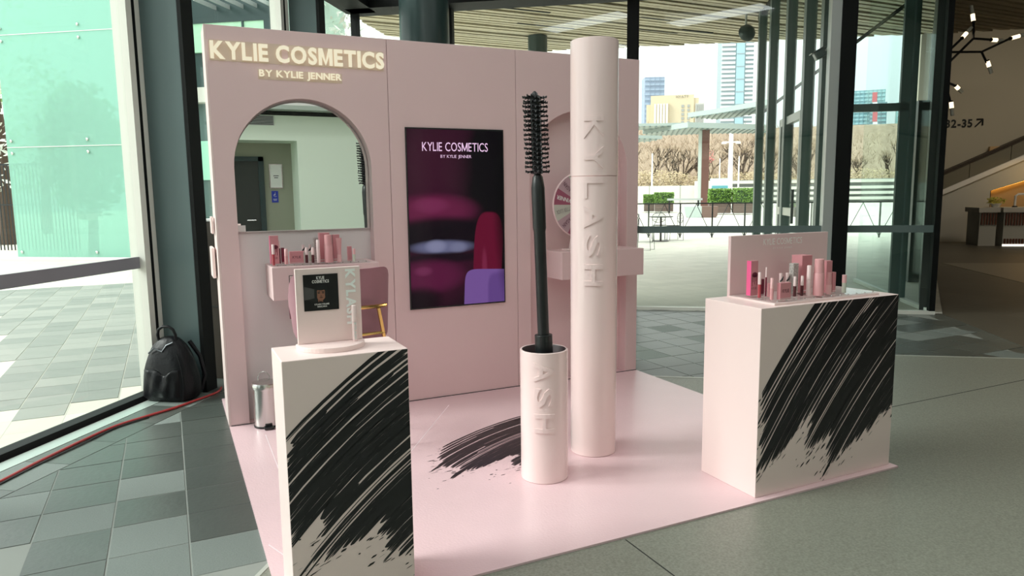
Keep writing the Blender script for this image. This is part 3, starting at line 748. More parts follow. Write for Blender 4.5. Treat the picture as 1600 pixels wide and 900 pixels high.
MB().lathe([(r2 - .010, .686), (r2 - .012, .682), (r2 - .012, .30), (.0, .30)], 64, close=False).obj('inner_wall', mat('tube_inside', (.07, .05, .055), .4), st, smooth=True)
link('raised_letters', wrap_text('ASH', .655, .255, .105, r2, M['tube_pink'], facing(1.717, 3.221)), st)
wd = thing('giant_mascara_wand', 'giant black mascara wand standing in the short open tube', 'display prop', (1.728, 3.216, .31 + PZ))
lean = Vector((-.902, .431, 0)) * .030
wd.rotation_euler = Vector((lean.x, lean.y, 1)).to_track_quat('Z', 'Y').to_euler()
MB().lathe([(.030, .0), (.030, .98), (.034, 1.0), (.034, 1.20), (.026, 1.255), (.012, 1.275)], 28).obj('rod', M['black'], wd, smooth=True)
MB().lathe([(.046, 0), (.046, .45), (.030, .452)], 28).obj('collar', M['black'], wd, bevel=.002)
br = MB(); rr = random.Random(2)
z0, z1 = 1.27, 1.645
prof = [(.010, z0)]
for i in range(34):
    z = z0 + (z1 - z0) * i / 33; prof.append((.027 + (.005 if i % 2 else -.002), z))
prof += [(.016, z1 + .012), (.014, z1 + .02), (.004, z1 + .03)]
br.lathe(prof, 16); br.obj('brush_core', M['black'], wd, smooth=True)
bb = MB()
for i in range(17):
    z = z0 + .008 + (z1 - z0 - .012) * i / 16
    for k in range(17):
        a = 2 * PI * k / 17 + i * .37; ln = .056 + rr.uniform(-.003, .004); zz = z + a % (2*PI) / (2*PI) * .006
        ca, sa = math.cos(a), math.sin(a); dz = rr.uniform(-.004, .004)
        bb.tube([(.022*ca, .022*sa, zz), (.042*ca, .042*sa, zz + dz*.4), (ln*ca, ln*sa, zz + dz)], [.0052, .0036, .0030], 4)
        b2 = a + .16
        bb.tube([(ln*ca, ln*sa, zz + dz - .004), ((ln+.003)*math.cos(a+.06), (ln+.003)*math.sin(a+.06), zz + dz + .006)], [.0036, .0024], 4)
o = bb.obj('bristles', M['black'], wd); o['kind'] = 'stuff'

# ------------------------------------------------------------------ counter display on the left plinth
cd = thing('counter_display', 'small pink counter display with poster on the narrow left plinth', 'display stand', (.515, 2.63, .946))
MB().prism([(.122 * math.cos(PI + PI * k / 24) , .115 * math.sin(PI + PI * k / 24)) for k in range(25)] + [(.122, .02), (-.122, .02)], 0, .018).obj('base', M['pink_white'], cd, bevel=.002)
MB().box(-.116, .118, .0, .014, .018, .292).obj('back_panel', M['pink_white'], cd, bevel=.002)
po = MB().box(-.089, .035, -.0025, .001, .138, .270).obj('poster', mat('poster_black', (.008, .008, .009), .3), cd)
wt = M['white']
text_on('poster_lettering', 'KYLIE', -.042, -.0035, .252, .028, .011, wt, po, bold=.03)
text_on('poster_lettering', 'COSMETICS', -.058, -.0035, .2385, .060, .011, wt, po, bold=.03)
text_on('poster_lettering', 'KYLASH VOLUME', -.052, -.0035, .158, .052, .006, wt, po, bold=.02)
text_on('poster_lettering', 'MASCARA', -.042, -.0035, .1495, .034, .006, wt, po, bold=.02)
def ell(cx, cz, rx, rz, y, n=18, tilt=0):
    return [(cx + rx*math.cos(2*PI*k/n)*math.cos(tilt) - rz*math.sin(2*PI*k/n)*math.sin(tilt), y, cz + rx*math.cos(2*PI*k/n)*math.sin(tilt) + rz*math.sin(2*PI*k/n)*math.cos(tilt)) for k in range(n)]
sk = mat('printed_skin', (.26, .12, .075), .5); sd = mat('printed_brown', (.10, .045, .03), .5)
fx, fz = -.028, .197
MB().poly([(-.087, -.003, .178), (-.045, -.003, .185), (-.045, -.003, .215), (-.087, -.003, .228)]).obj('printed_backdrop', mat('printed_grey', (.06, .06, .06), .5), po)
MB().poly(ell(fx, fz, .017, .023, -.0034)).obj('printed_face', sk, po)
p = MB().poly(ell(fx - .0075, fz + .005, .0045, .0018, -.0038, tilt=.1)).poly(ell(fx + .0075, fz + .005, .0045, .0018, -.0038, tilt=-.1))
p.poly(ell(fx - .0075, fz + .0095, .006, .0012, -.0038, tilt=.15)).poly(ell(fx + .0075, fz + .0095, .006, .0012, -.0038, tilt=-.15)).poly(ell(fx, fz - .0055, .003, .001, -.0038)).obj('printed_eyes', M['black'], po)
MB().poly(ell(fx, fz - .0115, .006, .0026, -.0038)).obj('printed_lips', sd, po)
MB().poly(ell(fx, fz + .024, .019, .010, -.0037)).poly(ell(fx - .019, fz, .005, .03, -.0037)).poly(ell(fx + .019, fz, .005, .03, -.0037)).obj('printed_hair', M['black'], po)
h = MB()
for k in range(4): h.poly(ell(fx - .010 + k * .0045, fz - .021 + (.002 if k in (1, 2) else 0), .0016, .008, -.0042, 10, .15))
h.obj('printed_fingers', sk, po)
text_on('vertical_lettering', 'KYLASH', .062, -.0025, .284, .205, .037, mat('mint_foil', (.94, .98, .96), .3), cd, bold=.045, turn=90)
mt = thing('mascara', 'pink mascara standing on the counter display below its vertical lettering', 'mascara', (.598, 2.60, .964))
MB().lathe([(.0085, 0), (.009, .002), (.009, .072)], 20).obj('body', M['tube_pink'], mt, smooth=True)
MB().lathe([(.0092, .073), (.0092, .132), (.008, .134)], 20).obj('cap', M['tube_pink'], mt, smooth=True)
me = text_mesh('KYLASH', .06, .009, mat('mint_print', (.6, .72, .68), .4), .02)
me.transform(Matrix.Rotation(PI / 2, 4, 'X') @ Matrix.Rotation(-PI / 2, 4, 'Z')); link('lettering', me, mt, (-.0045, -.0094, .07))

# ------------------------------------------------------------------ products
C_ = {}
C_['boxpink'] = mat('carton_pink', (.62, .27, .30), .4); C_['boxhot'] = mat('carton_hot_pink', (.85, .12, .30), .4)
C_['rose'] = mat('bottle_rose', (.72, .36, .38), .35); C_['cap'] = mat('cap_pink', (.80, .48, .49), .3)
C_['capw'] = mat('cap_white_pink', (.84, .66, .66), .3); C_['red'] = mat('gloss_red', (.45, .07, .09), .2)
C_['dark'] = mat('gloss_dark', (.09, .02, .025), .25); C_['drip'] = mat('drip_print', (.16, .015, .04), .3)
C_['clear'] = mat('frosted_tube', (.62, .66, .56), .25); C_['txt'] = mat('foil_text', (.75, .66, .66), .4)
C_['txtd'] = mat('dark_text', (.12, .03, .05), .4); C_['bw'] = mat('leopard_print', (.02, .02, .02), .4, vscale=140, col2=(.85, .8, .76))
C_['bw'].node_tree.nodes['Principled BSDF']
def sw(name, cat, label, loc, grp): return thing(name, label, cat, loc, 0, grp)
def p_kit(t, w=.046, d=.03, h=.177):
    MB().box(-w/2, w/2, -d/2, d/2, 0, h).obj('carton', C_['boxpink'], t)
    MB().box(-w/2 - .0006, -w/2, -d/2, d/2, 0, h).obj('side_print', C_['boxhot'], t)
    q = MB(); y = -d/2 - .0006; q.poly(ell(.002, h*.60, w*.40, h*.075, y))
    for x, l in ((-.014, .055), (-.007, .034), (.002, .046), (.010, .030), (.016, .05)): q.poly([(x-.002, y, h*.6), (x+.002, y, h*.6), (x+.0015, y, h*.58-l), (x-.0015, y, h*.58-l)])
    q.obj('drip_print', C_['drip'], t); text_on('lettering', 'KYLIE', -.016, y, h*.18, .032, .011, C_['txtd'], t, bold=.01)
def p_gloss(t, body, cap, h=.128, r=.008):
    MB().lathe([(r*.9, 0), (r, .002), (r, h*.52)], 14).obj('tube', C_[body], t, smooth=True)
    MB().lathe([(r*.8, h*.52), (r*1.02, h*.53), (r*.95, h-.002), (r*.8, h)], 14).obj('cap', C_[cap], t, smooth=True)
def p_pencil(t, h=.147):
    MB().lathe([(.004, 0), (.004, h*.66)], 10).obj('barrel', C_['drip'], t, smooth=True); MB().lathe([(.0045, h*.66), (.004, h)], 10).obj('cap', C_['capw'], t, smooth=True)
def p_box(t, w, d, h, m='boxpink', txt=None):
    MB().box(-w/2, w/2, -d/2, d/2, 0, h).obj('carton', C_[m], t, bevel=.0012, seg=1)
    MB().box(-w/2, w/2, -d/2 - .0006, -d/2, h*.05, h*.08).obj('print_line', C_['txt'], t)
    if txt: text_on('lettering', txt, -w*.3, -d/2 - .0008, h*.42, w*.6, h*.2, C_['txtd'], t, bold=.01)
def p_shadow(t, h=.11):     # small bottle with a black swash on its cap
    MB().lathe([(.008, 0), (.008, h*.55)], 12).obj('bottle', C_['clear'], t, smooth=True); MB().lathe([(.0085, h*.55), (.0085, h)], 12).obj('cap', C_['capw'], t, smooth=True)
    MB().tube([(-.0085, -.004, h*.62), (-.001, -.0088, h*.70), (.008, -.005, h*.84)], [.0035, .0055, .004], 6).obj('swash_print', C_['txtd'] if 0 else M['black'], t)
def p_bottle(t, h=.185, r=.026):
    MB().lathe([(r, 0), (r, h*.60), (r*.93, h*.62)], 24).obj('bottle', C_['rose'], t, smooth=True)
    MB().lathe([(r*.93, h*.625), (r*.84, h*.985), (r*.74, h)], 24).obj('cap', C_['rose'], t, smooth=True)
def p_cream(t, h=.155):
    b = MB(); n = 16; vs = []
    for (w, d, z) in ((.013, .013, .0), (.013, .013, .05), (.0125, .0125, .052), (.0165, .008, .11), (.019, .0025, h)):
        for k in range(n): vs.append((w * math.cos(2*PI*k/n), d * math.sin(2*PI*k/n), z))
    fs = [(i*n+k, i*n+(k+1) % n, (i+1)*n+(k+1) % n, (i+1)*n+k) for i in range(4) for k in range(n)] + [tuple(range(n)), tuple(4*n + k for k in range(n))]
    b.add(vs, fs).obj('tube', C_['rose'], t, smooth=True); MB().lathe([(.0138, 0), (.0138, .048)], 16).obj('cap', C_['cap'], t, smooth=True)
def p_clear(t, h=.093, r=.0105):
    MB().lathe([(r, 0), (r, h*.56)], 14).obj('vial', C_['clear'], t, smooth=True); MB().lathe([(r*1.05, h*.56), (r*1.05, h)], 14).obj('cap', C_['cap'], t, smooth=True)
def stock(z, where, grp, items):
    for (kind, x, y, args, lab) in items:
        n, c, f = KIND[kind]
        t = thing(n, lab + ' ' + where, c, (x, y, z), 0, grp); f(t, *args)
KIND = {'kit': ('lip_kit_box', 'carton', p_kit), 'gloss': ('lip_gloss', 'lip gloss', p_gloss), 'pencil': ('lip_pencil', 'pencil', p_pencil), 'box': ('carton', 'carton', p_box),
        'powder': ('powder_carton', 'carton', p_box), 'sh': ('liquid_eyeshadow', 'bottle', p_shadow), 'bot': ('cosmetic_bottle', 'bottle', p_bottle), 'cream': ('cream_tube', 'tube', p_cream), 'clear': ('lip_oil', 'bottle', p_clear)}
stock(.966, 'on the right plinth tray', 'cosmetics on the right plinth', [
    ('kit', 2.672, 2.752, (), 'tall pink carton with dark drip print'),
    ('gloss', 2.640, 2.668, ('red', 'capw'), 'red lip gloss in front of the drip-print carton'),
    ('pencil', 2.706, 2.691, (), 'thin upright lip pencil with pale cap'),
    ('box', 2.711, 2.728, (.022, .02, .084, 'drip'), 'small dark carton behind the lip pencil'),
    ('gloss', 2.642, 2.588, ('rose', 'cap', .107, .0085), 'pink lip gloss at the front left corner'),
    ('box', 2.700, 2.660, (.016, .016, .07, 'boxpink'), 'tiny pink carton behind the front pink lip gloss'),
    ('powder', 2.708, 2.574, (.072, .022, .082, 'boxpink', 'KYLIE'), 'square pink powder carton'),
    ('sh', 2.81, 2.695, (), 'left of two black-swash bottles behind the powder carton'),
    ('sh', 2.855, 2.695, (), 'right of two black-swash bottles behind the powder carton'),
    ('box', 2.893, 2.690, (.036, .03, .158, 'bw'), 'black and white patterned carton'),
    ('gloss', 2.820, 2.612, ('dark', 'capw', .101, .0075), 'left dark lip gloss before the patterned carton'),
    ('gloss', 2.868, 2.610, ('dark', 'capw', .102, .0075), 'right dark lip gloss before the patterned carton'),
    ('box', 2.975, 2.715, (.072, .07, .195, 'boxpink'), 'largest pink carton'),
    ('gloss', 2.908, 2.605, ('capw', 'capw', .153, .0112), 'slim pale mascara beside the tall rose bottle'),
    ('bot', 2.955, 2.585, (), 'tall rose bottle'),
    ('box', 3.075, 2.640, (.042, .03, .166, 'boxpink'), 'narrow pink carton right of the rose bottle'),
    ('cream', 3.035, 2.590, (.11,), 'small pink cream tube beside the rose bottle'),
    ('box', 3.118, 2.640, (.024, .024, .104, 'boxpink'), 'short pink carton at the right end of the row'),
    ('clear', 3.140, 2.585, (), 'clear vial with pink cap standing alone')])
stock(1.067, 'on the shelf below the mirror', 'cosmetics on the mirror shelf', [
    ('kit', .607, 4.785, (.052, .03, .179), 'tall pink carton with dark drip print'),
    ('gloss', .588, 4.69, ('red', 'capw', .13, .0085), 'red lip gloss in front of the drip-print carton'),
    ('pencil', .640, 4.783, (), 'thin pale lip pencil beside the drip-print carton'),
    ('box', .659, 4.79, (.02, .02, .10, 'drip'), 'small dark carton behind the pink lip gloss'),
    ('gloss', .669, 4.72, ('rose', 'cap', .097, .011), 'pink lip gloss left of the powder carton'),
    ('powder', .735, 4.74, (.086, .022, .078, 'boxpink', 'KYLIE'), 'square pink powder carton'),
    ('sh', .796, 4.84, (), 'left of two black-swash bottles behind the dark lip glosses'),
    ('sh', .841, 4.85, (), 'right of two black-swash bottles behind the dark lip glosses'),
    ('gloss', .798, 4.735, ('dark', 'capw', .099, .009), 'left of two dark lip glosses'),
    ('gloss', .835, 4.72, ('dark', 'capw', .099, .009), 'right of two dark lip glosses'),
    ('box', .878, 4.83, (.034, .026, .152, 'bw'), 'black and white patterned carton'),
    ('gloss', .867, 4.70, ('capw', 'capw', .148, .0112), 'slim pale mascara beside the tall rose bottle'),
    ('box', .922, 4.785, (.066, .05, .188, 'boxpink'), 'largest pink carton'),
    ('bot', .932, 4.70, (.178, .027), 'tall rose bottle'),
    ('box', 1.000, 4.79, (.044, .03, .173, 'boxpink'), 'narrow pink carton behind the cream tube'),
    ('cream', .998, 4.69, (), 'pink cream tube standing on its cap'),
    ('box', 1.072, 4.72, (.026, .024, .096, 'boxpink'), 'short pink carton at the right end'),
    ('clear', 1.090, 4.672, (.083, .009), 'clear vial with pink cap at the right end')])
def tray(label, x0, x1, y0, y1, z, body):
    t = thing('acrylic_tray', label, 'tray', ((x0 + x1)/2, (y0 + y1)/2, z)); w, d = (x1-x0)/2, (y1-y0)/2
    if body: MB().box(-w, w, -d, d, 0, .010).obj('plinth_board', M['pink_white'], t, bevel=.0015)
    b0 = .010 if body else .0
    MB().box(-w + .004, w - .004, -d + .004, d - .004, b0, b0 + .006).obj('clear_sheet', M['acrylic'], t)
    k = 12
    for i in range(k): 
        x = -w + .03 + (2*w - .06) * i / (k - 1)
        MB().lathe([(.004, b0 + .006), (.004, b0 + .0095), (.002, b0 + .0105)], 8, (x, -d + .014)).obj('stud', M['steel'], t)
    return t
tray('clear acrylic tray on pink board on top of the wide right plinth', 2.61, 3.345, 2.535, 2.855, .946, True)
tray('thin clear acrylic tray under the make-up on the mirror shelf', .578, 1.20, 4.665, 4.88, 1.0555, False)
hd = thing('display_header', 'upright pink header board at the back of the right plinth', 'display board', (2.976, 2.868, .946))
MB().box(-.352, .35, -.008, .012, 0, .318).obj('board', M['pink'], hd, bevel=.002)
text_on('lettering', 'KYLIE COSMETICS', -.13, -.0095, .262, .28, .034, mat('silver_foil', (.95, .95, .92), .4), hd, bold=.0)
text_on('lettering', 'BY KYLIE JENNER', -.06, -.0095, .236, .14, .012, mat('silver_foil_b', (.9, .86, .84), .4), hd, bold=.0)

# ------------------------------------------------------------------ stool, bin, backpack, cables
sb = thing('vanity_stool', 'mauve velvet stool with brass legs in front of the mirror shelf', 'chair', (.885, 4.20, PZ))
def shell():
    mb = MB(); na, nz = 28, 8; vs = []; th = .03
    for side in (0, 1):
        for j in range(nz + 1):
            for i in range(na + 1):
                a = -PI/2 + (i / na - .5) * math.radians(215); s = abs(i / na - .5) * 2
                top = .435 - .30 * max(0, (s - .42) / .58) ** 2.4; bot = .02 + .16 * max(0, (s - .5) / .5) ** 2
                z = .64 + bot + (top - bot) * j / nz
                edge = .75 + .25 * math.sin(PI * min(1, max(0, j / nz)) * .9 + .2)
                R0 = (.275 + .015 * j / nz) - side * th * edge
                vs.append((R0 * 1.0 * math.cos(a), R0 * .82 * math.sin(a), z))
    W = na + 1; H = (nz + 1) * W; fs = []
    for j in range(nz):
        for i in range(na):
            q = j * W + i; fs.append((q, q+1, q+1+W, q+W)); fs.append((H+q, H+q+W, H+q+1+W, H+q+1))
    for i in range(na):
        fs.append((i, H+i, H+i+1, i+1)); q = nz * W + i; fs.append((q, q+1, H+q+1, H+q))
    for j in range(nz):
        q = j * W; fs.append((q, q+W, H+q+W, H+q)); q = j * W + na; fs.append((q, H+q, H+q+W, q+W))
    return mb.add(vs, fs)
shell().obj('backrest', M['velvet'], sb, smooth=True)
MB().lathe([(.0, .60), (.22, .60), (.24, .62), (.24, .665), (.21, .69), (0, .695)], 32).obj('seat', M['velvet'], sb, smooth=True)
for sx in (-1, 1):
    MB().tube([(sx*.275, -.17, 0), (sx*.21, -.22, .60), (sx*.165, -.243, .85)], .011, 8).obj('leg', M['gold'], sb, smooth=True)
    MB().tube([(sx*.22, .22, 0), (sx*.17, .14, .61)], .011, 8).obj('leg', M['gold'], sb, smooth=True)
MB().tube([(-.215, -.215, .86), (-.16, -.245, .86), (0, -.268, .86), (.16, -.245, .86), (.215, -.215, .86)], .011, 8).obj('back_rail', M['gold'], sb, smooth=True)
MB().tube([(-.20, -.23, .705), (0, -.26, .705), (.20, -.23, .705)], .009, 8).obj('lower_rail', M['gold'], sb, smooth=True)
MB().tube([(-.27, -.17, .22), (.27, -.17, .22), (.205, .19, .22), (-.205, .19, .22), (-.27, -.17, .22)], .009, 8).obj('footrest', M['gold'], sb, smooth=True)

bn = thing('pedal_bin', 'small brushed steel pedal bin at the foot of the left alcove', 'bin', (.505, 4.79, PZ))
MB().lathe([(.078, .012), (.08, .014), (.08, .25), (.082, .255)], 40).obj('body', M['steel'], bn, smooth=True)
MB().lathe([(.082, 0), (.083, .013), (.079, .014)], 40).obj('base_ring', M['black'], bn, smooth=True)
MB().lathe([(.086, .256), (.087, .262), (.087, .28), (.082, .291), (.05, .300), (.0, .302)], 40).obj('lid', M['steel'], bn, smooth=True)
MB().box(-.03, .03, -.115, -.07, .004, .018).box(-.022, .022, -.085, -.075, .018, .035).obj('pedal', M['black'], bn, bevel=.002)
MB().tube([(-.035, .06, .275), (-.036, .066, .31), (-.022, .07, .335), (0, .071, .345), (.022, .07, .335), (.036, .066, .31), (.035, .06, .275)], .0025, 6).obj('carry_handle', M['steel'], bn, smooth=True)

bp = thing('backpack', 'black leather backpack slumped on the floor against the steel column', 'bag', uv(-3.43, 4.72), UA + .02)
def bag_body():
    n, secs = 40, [(0, .165, .100, 2.6), (.012, .192, .118, 3), (.05, .205, .125, 3.2), (.14, .203, .122, 3), (.24, .190, .112, 2.8), (.33, .165, .098, 2.5), (.40, .132, .078, 2.3), (.445, .098, .055, 2.1), (.468, .062, .035, 2), (.476, .02, .012, 2)]
    vs = []; rr = random.Random(4)
    for (z, w, d, e) in secs:
        for k in range(n):
            a = 2*PI*k/n; c, s_ = math.cos(a), math.sin(a)
            x = w * math.copysign(abs(c) ** (2/e), c); y = d * math.copysign(abs(s_) ** (2/e), s_)
            q = 1 + .028 * math.sin(9*a + z*22) * min(1, z*6) + .02 * math.sin(5*a - z*40)
            vs.append((x*q + .02*z, y*q, z))
    fs = [(i*n+k, i*n+(k+1) % n, (i+1)*n+(k+1) % n, (i+1)*n+k) for i in range(len(secs)-1) for k in range(n)] + [tuple(range(n)), tuple((len(secs)-1)*n + k for k in range(n))]
    return MB().add(vs, fs)
def subsurf(o, l=2):
    m = o.modifiers.new('sub', 'SUBSURF'); m.levels = m.render_levels = l; return o
subsurf(bag_body().obj('body', M['leather'], bp, smooth=True))
pk = MB(); vs = []; NX, NZ = 14, 10
for side in (0, 1):
    for j in range(NZ + 1):
        for i in range(NX + 1):
            s_ = i/NX*2-1; t_ = j/NZ; ztop = .245 - .045 * math.exp(-((s_-.25)/.28)**2)
            z = .03 + (ztop - .03) * t_; x = s_ * (.155 - .012*t_) - .01
            bul = (1 - abs(s_)**3.5) * (.35 + .65*math.sin(PI*min(1, .12+.85*(1-t_)*.9))) * .035
            fold = .008 * math.sin(s_*6 + t_*5) * t_ + .006 * math.sin(s_*11 - t_*4)
            vs.append((x, -.108 - (bul + fold if side == 0 else -.02), z))
W = NX+1; H = W*(NZ+1)
fs = [(j*W+i, j*W+i+1, (j+1)*W+i+1, (j+1)*W+i) for j in range(NZ) for i in range(NX)] + [(H+j*W+i, H+(j+1)*W+i, H+(j+1)*W+i+1, H+j*W+i+1) for j in range(NZ) for i in range(NX)]
fs += [(i, H+i, H+i+1, i+1) for i in range(NX)] + [(NZ*W+i, NZ*W+i+1, H+NZ*W+i+1, H+NZ*W+i) for i in range(NX)] + [(j*W, (j+1)*W, H+(j+1)*W, H+j*W) for j in range(NZ)] + [(j*W+NX, H+j*W+NX, H+(j+1)*W+NX, (j+1)*W+NX) for j in range(NZ)]
subsurf(pk.add(vs, fs).obj('front_pocket', M['leather'], bp, smooth=True), 1)
MB().tube([(-.055, -.03, .44), (-.062, -.035, .49), (-.05, -.037, .53), (-.015, -.037, .553), (.03, -.035, .553), (.062, -.03, .53), (.075, -.025, .49), (.07, -.02, .44)], .011, 10).obj('carry_handle', M['leather'], bp, smooth=True)
MB().tube([(-.11, -.085, .36), (-.06, -.095, .40), (.0, -.088, .375), (.03, -.075, .42), (.075, -.06, .44)], .006, 6).obj('zip', mat('zip_grey', (.10, .11, .12), .35, metal=.6), bp, smooth=True)
MB().tube([(.165, -.118, .02), (.172, -.112, .14), (.155, -.102, .26), (.12, -.09, .36)], .005, 6).obj('side_seam', M['leather'], bp, smooth=True)
MB().tube([(.1, .1, .42), (.16, .13, .3), (.185, .14, .15), (.16, .12, .04)], .016, 8).tube([(-.1, .1, .42), (-.16, .13, .3), (-.185, .14, .15), (-.16, .12, .04)], .016, 8).obj('shoulder_straps', M['leather'], bp, smooth=True)

def cable(name, label, pts, r, m):
    cu = [Vector(p) for p in pts]; out = []
    for i in range(len(cu) - 1):
        p0, p1, p2, p3 = cu[max(i-1, 0)], cu[i], cu[i+1], cu[min(i+2, len(cu)-1)]
        for k in range(6):
            t = k / 6; out.append(.5 * ((2*p1) + (p2-p0)*t + (2*p0-5*p1+4*p2-p3)*t*t + (3*p1-p0-3*p2+p3)*t**3))
    out.append(cu[-1]); o = MB().tube(out, r, 8).obj(name, m, smooth=True); return tag(o, label, 'cable')
cp = [(-1.3, 3.95), (-1.05, 4.25), (-.893, 4.479), (-.753, 4.724), (-.559, 5.031), (-.396, 5.25), (-.211, 5.397), (-.05, 5.512), (.123, 5.671), (.262, 5.82), (.30, 5.95)]
cable('power_cable', 'red cable snaking across the slate tiles to the pink wall', [(x, y, .009) for x, y in cp], .0085, M['red'])
cable('power_cable', 'thin black cable lying beside the red cable', [(x + .018 + .012*math.sin(i*2), y - .022, .006) for i, (x, y) in enumerate(cp[:7])], .005, M['black'])
t = thing('door_stop', 'short black bumper on the floor outside the glass left of the backpack', 'door stop', (-.19, 6.37, -.003))
MB().lathe([(.035, 0), (.035, .065), (.03, .075)], 20).obj('post', M['black'], t, smooth=True)
t = thing('timber_cabinet', 'dark brown timber cabinet in shadow behind the left end of the pink wall', 'cabinet', uv(-3.38, 5.30, 0), UA)
MB().box(-.17, .15, 0, .36, .0, 1.30).obj('carcass', M['brown'], t); MB().box(-.175, .155, -.005, .37, 1.30, 1.315).obj('top', M['white'], t)
MB().box(-.17, .15, -.006, .0, .60, .61).obj('door_joint', M['dark'], t)

# ================================================================== OUTSIDE, LEFT
gw = thing('green_glass_wall', 'tall mint green frosted glass wall outside on the left', 'wall', uv(-12.5, 15.55, 0), UA)
cols = [-2.82, 1.25]; rows = [(.03, 2.735), (2.75, 5.39), (5.405, 8.0)]
for (z0, z1) in rows:
    for i in range(1):
        MB().box(cols[i] + .01, cols[i+1] - .01, 0, .02, z0, z1).obj('pane', M['green_glass'], gw)
        for (bx_, bz) in ((cols[i] + .16, z0 + .14), (cols[i] + .16, z1 - .14), (-.55, z0 + .14), (-.55, z1 - .14)):
            b = MB().lathe([(.035, 0), (.035, .03), (.02, .04)], 12).obj('bolt', M['steel'], gw); b.matrix_local = Matrix.Translation((bx_, 0, bz)) @ Matrix.Rotation(PI/2, 4, 'X')
MB().box(cols[0], cols[1], -.02, .0, 0, .05).box(cols[0], cols[1], -.01, .0, 2.735, 2.75).box(cols[0], cols[1], -.01, .0, 5.39, 5.405).obj('joint_rail', M['cream_frame'], gw)
kb = struct('kerb', rz=UA); MB().box(-30, -6, 15.0, 15.5, -.01, .05).obj('kerb_stone', M['concrete'], kb)
M['hedge'] = mat('hedge_leaf', (.05, .13, .03), .6, vscale=4, col2=(.24, .40, .05)); M['hedge_in'] = mat('hedge_inner', (.03, .07, .02), .9)
M['leaf'] = mat('leaf_green', (.10, .19, .05), .6, vscale=3, col2=(.30, .40, .12)); M['blossom'] = mat('blossom_white', (.55, .58, .5), .7, vscale=2, col2=(.85, .85, .8))
M['bark'] = mat('bark_brown', (.085, .055, .04), .9); M['twig'] = mat('twig_beige', (.36, .27, .19), .9)
def leaf_cloud(n, sx, sy, sz, size, seed, shell=False):
    r = random.Random(seed); mb = MB()
    for _ in range(n):
        while True:
            p = Vector((r.uniform(-1, 1), r.uniform(-1, 1), r.uniform(-1, 1)))
            if p.length < 1: break
        if shell: p = p.normalized() * r.uniform(.8, 1)
        c = Vector((p.x*sx, p.y*sy, p.z*sz)); a = Vector((r.uniform(-1, 1), r.uniform(-1, 1), r.uniform(-.6, .6))).normalized(); b = a.orthogonal().normalized()
        s = size * r.uniform(.6, 1.3); mb.add([c - a*s, c + b*s*.45, c + a*s, c - b*s*.45], [(0, 1, 2, 3)])
    return mb
def leafy_tree(label, loc, h, r, m, seed, n=1500, size=.14):
    t = thing('leafy_tree', label, 'tree', loc)
    MB().tube([(0, 0, 0), (.1, .05, h*.4), (0, 0, h*.75)], [h*.03, h*.022, h*.012], 8).obj('trunk', M['bark'], t)
    o = leaf_cloud(n, r, r, h*.42, size, seed).obj('crown', m, t, recalc=False); o.location.z = h*.62; o['kind'] = 'stuff'; return t
leafy_tree('tall tree with white blossom beyond the left edge of the green glass wall', uv(-20.5, 20.5), 8, 2.2, M['blossom'], 1)
leafy_tree('green bushy tree beyond the black fence on the far left', uv(-25, 27), 7, 2.6, M['leaf'], 2)
leafy_tree('added tree behind the mint glass wall, standing in for reflected foliage', uv(-14.3, 16.9), 4.4, 1.0, M['hedge'], 3, 2600, .12)  # tree added behind the glass to imitate a reflection of foliage
leafy_tree('blossoming tree seen between the two teal steel columns', uv(-9.3, 20), 10, 1.7, M['blossom'], 5)
leafy_tree('green tree seen above the lit sign of the pink wall', uv(-9.4, 17.4), 8.6, 1.0, M['leaf'], 6, 1200, .12)
fn = thing('black_fence', 'black upright bar fence at the far left edge', 'fence', uv(-17.2, 18.2, 0), UA)
for i in range(24): MB().box(i*.12 - 1.4, i*.12 - 1.375, -.012, .012, 0, 2.5).obj('bar', M['black'], fn)
MB().box(-1.4, 1.4, -.02, .02, 1.3, 1.34).box(-1.4, 1.4, -.02, .02, 2.45, 2.5).obj('rail', M['black'], fn)
# neighbouring building seen in the gap between column and pink wall
nb = thing('neighbour_building', 'dark green neighbouring building with pale green cladding behind the pink wall', 'building', uv(-9.0, 16.4, 0), UA)
MB().box(-2.3, .45, 0, 4, 5.62, 9).obj('overhang', M['teal_dark'], nb)
MB().box(-2.25, .22, .02, 4, 4.95, 5.62).obj('cladding', mat('pale_green_cladding', (.42, .72, .50), .5, vscale=2, stretch=(14, 1, .3), col2=(.50, .80, .58)), nb)
MB().box(.22, .5, -.02, 4, 0, 5.62).obj('dark_pier', M['teal_dark'], nb); MB().box(.5, .58, -.05, 4, 0, 9).obj('pale_pier', mat('pale_pier', (.45, .62, .52), .5), nb)
MB().box(-.35, -.31, -.02, .02, 4.95, 5.62).obj('cladding_joint', M['teal_dark'], nb)
MB().box(-2.3, .22, .1, 4, 4.1, 4.95).obj('dark_window_row', M['teal_dark'], nb); MB().box(-2.3, .22, -.2, 4, 3.75, 4.1).obj('ledge', M['concrete'], nb)
MB().box(-2.3, .22, .1, 4, 2.85, 3.75).obj('window_row', M['green_frame'], nb); MB().box(-2.3, .22, .05, 4, 1.9, 2.85).obj('mint_wall_panel', mat('mint_panel', (.40, .74, .58), .5), nb)
MB().box(-2.3, .22, .1, 4, 0, 1.9).obj('lower_wall', M['green_frame'], nb)
for i in range(5): MB().box(-1.0 - .0 + i*.35, -.98 + i*.35, -.9, .0, 5.9, 6.0).obj('louvre', M['grey_frame'], nb)

